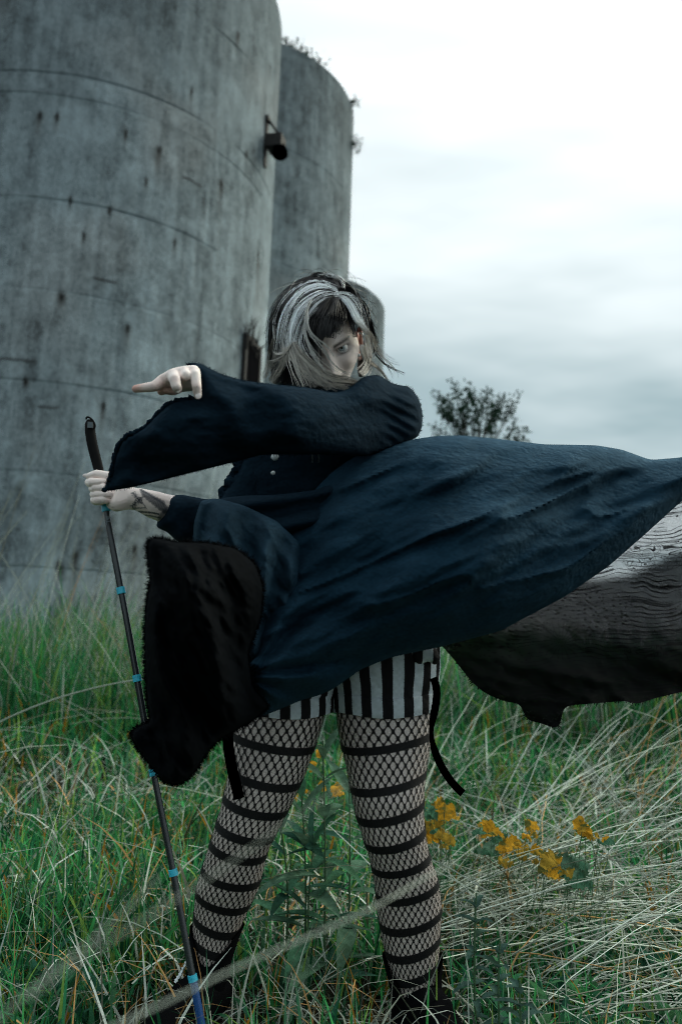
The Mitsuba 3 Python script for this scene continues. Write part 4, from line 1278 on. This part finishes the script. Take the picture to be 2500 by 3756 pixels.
add('person__cape__collar_fold', pillow(up2, 1.60, .06, 45, lambda X, Yv: .02 * np.sin(Yv / 11.0 + X / 60.0), 6.0), 'black_knit', smooth=True)
c2 = [(336, 1262), (342, 1240), (362, 1236), (400, 1246), (480, 1248), (545, 1262), (588, 1298), (606, 1350), (600, 1420), (570, 1500), (580, 1580), (620, 1625), (580, 1660), (520, 1692), (485, 1720), (458, 1762), (436, 1792), (405, 1808), (378, 1803), (350, 1768), (326, 1736), (308, 1712), (298, 1690), (312, 1672), (346, 1660), (338, 1620), (333, 1540), (332, 1450), (336, 1390), (346, 1330)]


def c2_Y(X, Yv):
    return 1.26 + .20 * sst(1560, 1260, Yv) * 0 + .14 * sst(480, 620, X) + .06 * np.sin(Yv / 120.0)


add('person__cape__near_fold', pillow(c2, c2_Y, .09, 90, lambda X, Yv: .09 * wr(X, Yv, 1.25, 160, 40, 6) + .04 * wr(X, Yv, 1.0, 60, 16, 8) + .02 * np.sin((X - .3 * Yv) / 22.0), 6.0), 'black_velvet', 'black fold swung towards the camera', smooth=True)

# lining: sheer patterned lace behind the cape
def lace_pat(p, n, uv):
    x, y = uv.x, uv.y                                   # metres on the cloth
    w1 = mikit.fbm(x * 9, y * 9, 5.0, 3) - .5
    w2 = mikit.fbm(x * 40, y * 40, 2.0, 2) - .5
    yy = y + .050 * w1 + .004 * w2
    reg = mikit.fbm(x * 5.5, y * 15, 3.0, 2)
    ln = dr.abs(dr.sin(yy * 3.1416 / (0.0092)))
    lines = 1 - mikit.smoothstep(.25, .60, ln)
    lines = dr.maximum(lines, .8 * (1 - mikit.smoothstep(.1, .3, dr.abs(dr.sin(yy * 3.1416 / .031 + .6)))))
    gap = mikit.smoothstep(.36, .42, mikit.fbm(x * 16, dr.floor(yy / .0092) * 3.1, 9.0, 2))
    f1, f2, w = mikit.voronoi(x * 62 + 5 * w1, y * 95)
    cells = 1 - mikit.smoothstep(.22, .5, dr.abs(dr.sin(mikit.fbm(x * 17 + 2 * w2, y * 30, 8.0, 2) * 34)))
    dots = 1 - mikit.smoothstep(.16, .24, f1)
    fl = dr.sqrt(dr.square(x + .010) + dr.square(y - .262))
    fa = dr.atan2(y - .262, x + .010)
    ray_ = 1 - mikit.smoothstep(.25, .6, dr.abs(dr.sin(fa * 9 + 3 * w2)))
    m = dr.select(reg > .62, dr.maximum(dots, lines * gap * .5), dr.select(reg < .36, dr.maximum(cells, lines * .6), lines * gap))
    return mikit.mix(mi.Color3f(m), mi.Color3f(ray_), (1 - mikit.smoothstep(.035, .06, fl)) * .55).x


def lace_op(p, n, uv):
    a = lace_pat(p, n, uv)
    # single sheer layer along the upper edge, doubled and quilted below
    dbl = mikit.smoothstep(-.015, .015, uv.y - 0.108 - .05 * (mikit.noise(uv.x * 8, 2.0) - .5) + .10 * uv.x)
    dbl2 = mikit.smoothstep(.22, .34, uv.y + .08 * uv.x)
    sheer = .50 * (1 - dbl) + .955 * dbl
    sheer = sheer * (1 - dbl2) + .985 * dbl2
    return dr.clip(sheer + (1 - sheer) * a * .93, 0, 1)


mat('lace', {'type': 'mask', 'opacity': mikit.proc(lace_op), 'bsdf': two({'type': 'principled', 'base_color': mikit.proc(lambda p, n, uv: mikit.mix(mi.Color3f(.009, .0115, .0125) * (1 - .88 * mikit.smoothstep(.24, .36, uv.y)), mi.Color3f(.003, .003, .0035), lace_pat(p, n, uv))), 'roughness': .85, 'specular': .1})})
ln = [(960, 1440), (1040, 1400), (1200, 1330), (1350, 1240), (1480, 1130), (1568, 1060), (1700, 1010), (1720, 1560), (1568, 1592), (1500, 1608), (1462, 1622), (1440, 1612), (1400, 1616), (1320, 1622), (1296, 1626), (1286, 1676), (1262, 1672), (1240, 1662), (1214, 1660), (1200, 1632), (1198, 1620), (1160, 1614), (1120, 1598), (1098, 1582), (1080, 1564), (1050, 1525), (1015, 1485)]
p2, tri2, d2, nb2 = tri2d(ln, 8.0)
yy = 1.80 + .035 * np.sin(p2[:, 0] / 95.0 + p2[:, 1] / 160.0) + .10 * wr(p2[:, 0], p2[:, 1], .25, 190, 60, 4) + .04 * wr(p2[:, 0], p2[:, 1], .5, 60, 22, 5) - .0002 * (p2[:, 1] - 1300)
uvl = np.stack([(p2[:, 0] - 1300) * mpv(1.75), (p2[:, 1] - (1.0 * (1200 - 0 * p2[:, 0]))) * mpv(1.75) + .10 * ((p2[:, 0] - 1300) / 300) ** 2 * .2], 1)
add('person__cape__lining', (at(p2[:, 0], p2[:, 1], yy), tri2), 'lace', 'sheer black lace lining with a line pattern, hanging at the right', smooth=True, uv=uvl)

# loose woolly fibres and threads along the rims
def fringe(outline, Y, L, n, seed, rad=.0009, inward=.35):
    r = np.random.default_rng(seed)
    b = smooth_poly(outline, 4.0)
    c = b.mean(0)
    i = r.integers(0, len(b), n)
    p0 = b[i] + r.normal(0, 1.5, (n, 2))
    nx_ = np.roll(b, -1, 0) - np.roll(b, 1, 0)
    nx_ = np.stack([nx_[:, 1], -nx_[:, 0]], 1)
    nx_ /= np.linalg.norm(nx_, axis=1, keepdims=True) + 1e-9
    poly = Polygon(b).buffer(0)
    if not contains_xy(poly, *(b[5] - nx_[5] * 3)):
        nx_ = -nx_
    d = nx_[i] + r.normal(0, .55, (n, 2))
    ln_ = L * np.abs(r.normal(.55, .35, n))[:, None]
    yb = (Y(p0[:, 0], p0[:, 1]) if callable(Y) else np.full(n, Y)) + r.normal(0, .006, n)
    q = [p0 - nx_[i] * L * inward, p0 + d * ln_ * .5, p0 + d * ln_ + r.normal(0, .25, (n, 2)) * ln_]
    P = np.stack([at(k[:, 0], k[:, 1], yb + r.normal(0, .004, n)) for k in q], 1)
    v, f, _ = stalks(P, rad * r.uniform(.6, 1.4, (n, 1)) * np.array([[1, .8, .4]]), np.zeros((n, 3)))
    return (v, f)


add('person__cape__near_fold__fringe', fringe(c2, c2_Y, 5.5, 5200, 3, .0005), 'black_velvet')
add('person__sleeve__fringe', fringe(sl, sl_Y, 2.2, 2200, 5, .0004), 'black_knit')
add('person__cape__lining__fringe', fringe([q for q in ln if q[1] > 1480 and q[0] < 1570] + [(1568, 1500)], 1.80, 6, 500, 6, .0008), 'black_velvet')

# --- shorts
def stripes(k):
    def fn(p, n, uv):
        s = dr.abs(dr.sin((uv.x * 16 + k) * 3.14159))
        m = mikit.smoothstep(.66, .74, s)
        f = mikit.fbm(p.x * 160, p.y * 160, p.z * 160, 2)
        return mikit.mix(mi.Color3f(.008, .008, .009), mi.Color3f(.50, .56, .60) * (.85 + .3 * f), m)
    return fn


for i, (st, k) in enumerate((([(878, 1470, 262, 1.79, .9), (882, 1530, 256, 1.79, .92), (884, 1590, 238, 1.79, .95), (884, 1618, 228, 1.787, .97)], 0.0), ([(672, 1470, 250, 1.79, .9), (660, 1560, 238, 1.785, .95), (648, 1620, 226, 1.777, .97)], .3))):
    b = mat(f'striped_cotton_{i}', two({'type': 'bumpmap', 'tex': mikit.proc(weave_bump, .002), 'scale': 1.0, 'bsdf': {'type': 'principled', 'base_color': mikit.proc(stripes(k)), 'roughness': .85, 'specular': .15}}))
    v, f, uv = loft(dense(st, 24), 72)
    v = v + (.008 * (meshkit.fbm(v * 24, 3, 3) - .5))[:, None] * np.array([0.4, -1, .3])
    sk = add('person__shorts', (v, f), b, 'black and white striped shorts' if i == 0 else None, smooth=True, uv=uv) if i == 0 else add('person__shorts__leg', (v, f), b, smooth=True, uv=uv)
    x0, y0, w0_, Y0, _ = st[-1]
    hem = [(x0, y0 - 20, w0_ + 3, Y0, .96), (x0, y0 - 19, w0_ + 9, Y0, .97), (x0 + 1, y0 + 4, w0_ + 8, Y0, .98), (x0 + 1, y0 + 22, w0_ + 5, Y0, 1), (x0 + 1, y0 + 23, w0_ - 6, Y0, 1)]
    v, f, uv = loft(hem, 96)
    g_ = np.tile(np.linspace(0, 2 * np.pi, 97), len(hem))
    v = v + np.array([0, 0, 1]) * (.004 * np.sin(g_ * 3 + i) - (.016 if i == 0 else -.004) * np.cos(g_) * 0)[:, None]
    add('person__shorts__cuff', (v, f), b, smooth=30 if False else True, uv=uv)
pv = pillow([(580, 1430), (1005, 1430), (1003, 1540), (960, 1590), (850, 1598), (800, 1600), (768, 1592), (735, 1602), (640, 1606), (580, 1560)], 1.86, .09, 60, None, 6.0)
add('person__shorts__seat', pv, 'striped_cotton_0', smooth=True, uv=np.stack([pv.vertices[:, 0] * 1.49, pv.vertices[:, 2]], 1))
fr2 = pillow([(940, 1500), (965, 1486), (1000, 1484), (1014, 1516), (1000, 1532), (985, 1520), (968, 1530), (950, 1528)], 1.70, .02, 14, None, 4.0)
add('person__shorts__frill', fr2, 'striped_cotton_0', smooth=True, uv=np.stack([(fr2.vertices[:, 0] * 1.49), fr2.vertices[:, 2]], 1))

# --- stockings: a net with solid bands
def net(nx, L1, c0, c1, bands, tilt):
    """nx cells round the leg, cell height from c0 to c1 metres down the leg; solid bands at the given lengths"""
    def fn(p, n, uv):
        u, v = uv.x, uv.y
        k = (c1 - c0) / L1
        row = dr.log(1 + k * v / c0) / k
        a = u * nx + row
        b = u * nx - row
        qa = dr.abs(a - dr.floor(a) - .5)
        qb = dr.abs(b - dr.floor(b) - .5)
        rr = dr.power(qa * qa * qa + qb * qb * qb + 1e-6, .3333)
        t = mikit.smoothstep(.405, .455, rr)
        w = v + tilt * dr.cos(u * 6.2832) - .010 * dr.sin(u * 6.2832)
        d = mi.Float(9)
        for z in bands:
            d = dr.minimum(d, dr.abs(w - z))
        return dr.clip(dr.maximum(t, mikit.smoothstep(.0088, .0074, d)), 0, 1)
    return fn


BANDS = ((1690, 1782, 1850, 1912, 1970, 2030, 2095, 2157, 2212, 2275, 2330), (1690, 1772, 1836, 1894, 1940, 1999, 2053, 2108, 2155, 2210))
for i, (st, tl, nx) in enumerate(((LEG_R, .016, 32), (LEG_L, -.017, 32))):
    o = st[(st[:, 1] > 1590) & (st[:, 1] < 2372)].copy()
    o[:, 2] += 4
    v, f, uv = loft(o, 64)
    b = mat(f'net_{i}', {'type': 'mask', 'opacity': mikit.proc(net(nx, .75, .0295, .0165, [float(np.interp(q, o[:, 1], uv[::65, 1])) + .010 for q in BANDS[i]], tl)), 'bsdf': two({'type': 'principled', 'base_color': rgb(.005, .005, .0055), 'roughness': .7, 'specular': .2})})
    add('person__stocking', (v, f), b, 'black net stocking with solid black bands' if i == 0 else None, smooth=True, uv=uv)

# --- boots
mat('boot_leather', two({'type': 'diffuse', 'reflectance': rgb(.005, .0052, .006)}))
for i, (st, tx, lift) in enumerate(((LEG_R, (975, 2408), 1), (LEG_L, (440, 2408), 1))):
    rows = []
    g = np.linspace(0, 2 * np.pi, 49)
    o = st[st[:, 1] > (2200 if i == 0 else 2120)].copy()
    top = 2200 if i == 0 else 2130
    ring_n = 26
    vv = []
    for r_ in range(ring_n):
        tt = r_ / (ring_n - 1)
        fy = np.clip(np.sin(g), 0, 1) ** 3                     # front of the shin
        ytop = top + (130 if i == 0 else 75) * fy
        vy_ = ytop + (2392 - ytop) * tt
        c = np.stack([np.interp(vy_, st[:, 1], st[:, k]) for k in (0, 2, 3)], 1)
        cc = at(c[:, 0], vy_, c[:, 2])
        r = .5 * (c[:, 1] + (18 if i == 0 else 14) + 14 * sst(2250, 2390, vy_)) * mpv(c[:, 2])
        vv.append(cc + (r * np.cos(g))[:, None] * RTC - (r * 1.08 * np.sin(g))[:, None] * np.array([0, 1.0, 0]))
    vv = np.array(vv)
    a_, b_ = np.meshgrid(np.arange(ring_n - 1), np.arange(48), indexing='ij')
    q = np.stack([a_ * 49 + b_, (a_ + 1) * 49 + b_, (a_ + 1) * 49 + b_ + 1, a_ * 49 + b_ + 1], -1).reshape(-1, 4)
    add('person__boot', (vv.reshape(-1, 3), q), 'boot_leather', smooth=True)
    key = 'person__boot' + ('_001' if i else '')
    fc = vv[-1].mean(0)
    sd = .25 if i == 0 else -.35
    dirn = np.array([sd, -1, 0]) / math.hypot(1, sd)
    pts = [fc + np.array([0, 0, .02]) - dirn * .03, fc + dirn * .06, fc + dirn * .17]
    zf = .045
    foot = m3.Manifold.batch_hull([ball([pts[0][0], pts[0][1], .075], .052), ball([pts[1][0], pts[1][1], .075], .050), ball([pts[2][0], pts[2][1], .062], .040)])
    add(key + '__foot', soften(foot, .012, 3), 'boot_leather', smooth=True)
    sole = m3.Manifold.batch_hull([m3.Manifold.cylinder(.045, .055, .055, 24).translate([float(a) for a in (pts[0][0], pts[0][1], -.012)]), m3.Manifold.cylinder(.045, .047, .047, 24).translate([float(a) for a in (pts[2][0], pts[2][1], -.012)])])
    add(key + '__sole', from_man(sole), 'black_iron', smooth=30)
    ey = []
    for k in range(7):
        rr_ = vv[8 + 2 * k]
        for gi in ((4, 8) if i == 0 else (16, 20)):
            ey.append(trimesh.creation.icosphere(subdivisions=1, radius=.0035).apply_translation(rr_[gi] * 1.0 + np.array([0, -.001, 0])))
    add(key + '__eyelets', cat(ey), 'dull_metal', smooth=True)
zp = spline([at(436, 2196, 1.70), at(424, 2225, 1.70), at(402, 2262, 1.69)], 20)
add('person__boot_001__buckle_chain', cat([tube(zp[k:k + 2] + [[0, 0, 0], [.0, 0, 0]], .004 if k % 2 else .0025, 6) for k in range(19)]), 'steel')

# --- hanging straps
def ribbon(pts, w, n=60, th=.0010, twist=0.0):
    P = spline(pts, n)
    t = np.gradient(P, axis=0)
    t /= np.linalg.norm(t, axis=1, keepdims=True)
    s = np.cross(t, [0, 1.0, 0])
    s /= np.linalg.norm(s, axis=1, keepdims=True)
    a_ = (twist * np.exp(-((np.linspace(0, 1, n) - .45) / .16) ** 2))[:, None]
    s = s * np.cos(a_) + np.cross(t, s) * np.sin(a_)
    nn = np.cross(s, t)
    v = np.stack([P - s * w + nn * th, P + s * w + nn * th, P + s * w - nn * th, P - s * w - nn * th], 1).reshape(-1, 3)
    i, j = np.meshgrid(np.arange(n - 1), np.arange(4), indexing='ij')
    q = np.stack([i * 4 + j, (i + 1) * 4 + j, (i + 1) * 4 + (j + 1) % 4, i * 4 + (j + 1) % 4], -1).reshape(-1, 4)
    e = (n - 1) * 4
    return (v, np.vstack([q, [[0, 1, 2, 3], [e + 3, e + 2, e + 1, e]]]))


mat('webbing', {'type': 'principled', 'base_color': rgb(.007, .007, .0075), 'roughness': .8, 'specular': .2})
add('person__strap', ribbon([at(996, 1560, 1.70), at(1002, 1620, 1.69), at(992, 1690, 1.69), at(1004, 1740, 1.69), at(1030, 1788, 1.69), at(1064, 1826, 1.69)], .0078, twist=1.25), 'webbing', 'loose strap end hanging beside the right thigh')
add('person__strap', ribbon([at(528, 1650, 1.66), at(524, 1700, 1.65), at(534, 1770, 1.65), at(550, 1838, 1.65)], .0105), 'webbing', 'strap hanging over the outside of the left thigh')

# ------------------------------------------------------------------ walking pole
tag('walking_pole', 'thin black walking pole with bright cyan collars, held in the fist on the left', 'walking pole')
PP = [(207, 966, 1.545), (214, 1030, 1.55), (228, 1085, 1.555), (243, 1168, 1.555), (278, 1358, 1.55), (315, 1560, 1.545), (353, 1776, 1.54), (398, 2007, 1.535), (443, 2250, 1.525), (463, 2356, 1.52), (474, 2420, 1.515)]
PW = spline([at(*q) for q in PP], 300)


def between(v0, v1):
    vv_ = np.interp(np.linspace(v0, v1, 24), [q[1] for q in PP], np.arange(len(PP)))
    s = np.r_[0, np.cumsum(np.linalg.norm(np.diff(PW, axis=0), axis=1))]
    # pixel heights along the spline
    rel = PW - CAM
    cz, cy_ = rel @ FWD, rel @ UPC
    py = (1878 - FPX * cy_ / cz) / V2P
    t = np.interp(np.linspace(v0, v1, 24), py, s)
    return np.stack([np.interp(t, s, PW[:, k]) for k in range(3)], 1)


mat('carbon', {'type': 'principled', 'base_color': rgb(.012, .016, .020), 'roughness': .22, 'specular': .5, 'clearcoat': .6})
mat('foam', {'type': 'principled', 'base_color': rgb(.006, .006, .0065), 'roughness': .85, 'specular': .2})
mat('cyan_plastic', {'type': 'principled', 'base_color': rgb(.035, .42, .58), 'roughness': .35, 'specular': .5})
mat('blue_paint', {'type': 'principled', 'base_color': rgb(.008, .055, .20), 'roughness': .3, 'specular': .5})
gp = between(966, 1140)
add('walking_pole__grip', tube(gp, np.interp(np.linspace(0, 1, 24), [0, .04, .12, .5, .8, 1], [.0060, .0092, .0102, .0102, .0092, .0085]), 16), 'foam', smooth=50)
add('walking_pole__grip__loop', tube(spline([gp[0] + [-.006, -.006, 0], gp[0] + [-.002, -.010, .003], gp[0] + [.007, -.009, -.002], gp[3] + [.009, -.008, .0]], 16), .0018, 7), 'foam', smooth=True)
add('walking_pole__grip__badge', trimesh.creation.box([.010, .003, .012]).apply_translation(gp[2] + np.array([.004, -.0115, 0])), 'dull_metal')
cuts = [1168, 1358, 1560, 1776, 2007, 2250]
seg_ = [1120] + cuts
for i in range(6):
    add('walking_pole__shaft', tube(between(seg_[i], seg_[i + 1]), .0058 + (.0003 if i % 2 else 0), 14), 'carbon', smooth=50)
add('walking_pole__lower_shaft', tube(between(2250, 2412), .0068, 14), 'blue_paint', 'blue painted lower end of the pole', smooth=50)
for c in cuts:
    P = between(c - 7, c + 9)
    add('walking_pole__collar', tube(P, np.r_[.0070, np.full(22, .0082), .0070], 18), 'cyan_plastic', smooth=40)
mk = meshkit.text_mesh('AL', .011, .0006, True)
q0, q1 = at(249, 1187, 1.55), at(256, 1222, 1.55)
ax_ = (q1 - q0) / np.linalg.norm(q1 - q0)
M = np.eye(4)
M[:3, 0], M[:3, 2] = ax_, [0, -1, 0]
M[:3, 1] = np.cross(M[:3, 2], ax_)
M[:3, 3] = q0 + np.array([0, -.0072, 0]) - M[:3, 1] * .005
add('walking_pole__lettering', mk.apply_transform(M), 'dull_metal')
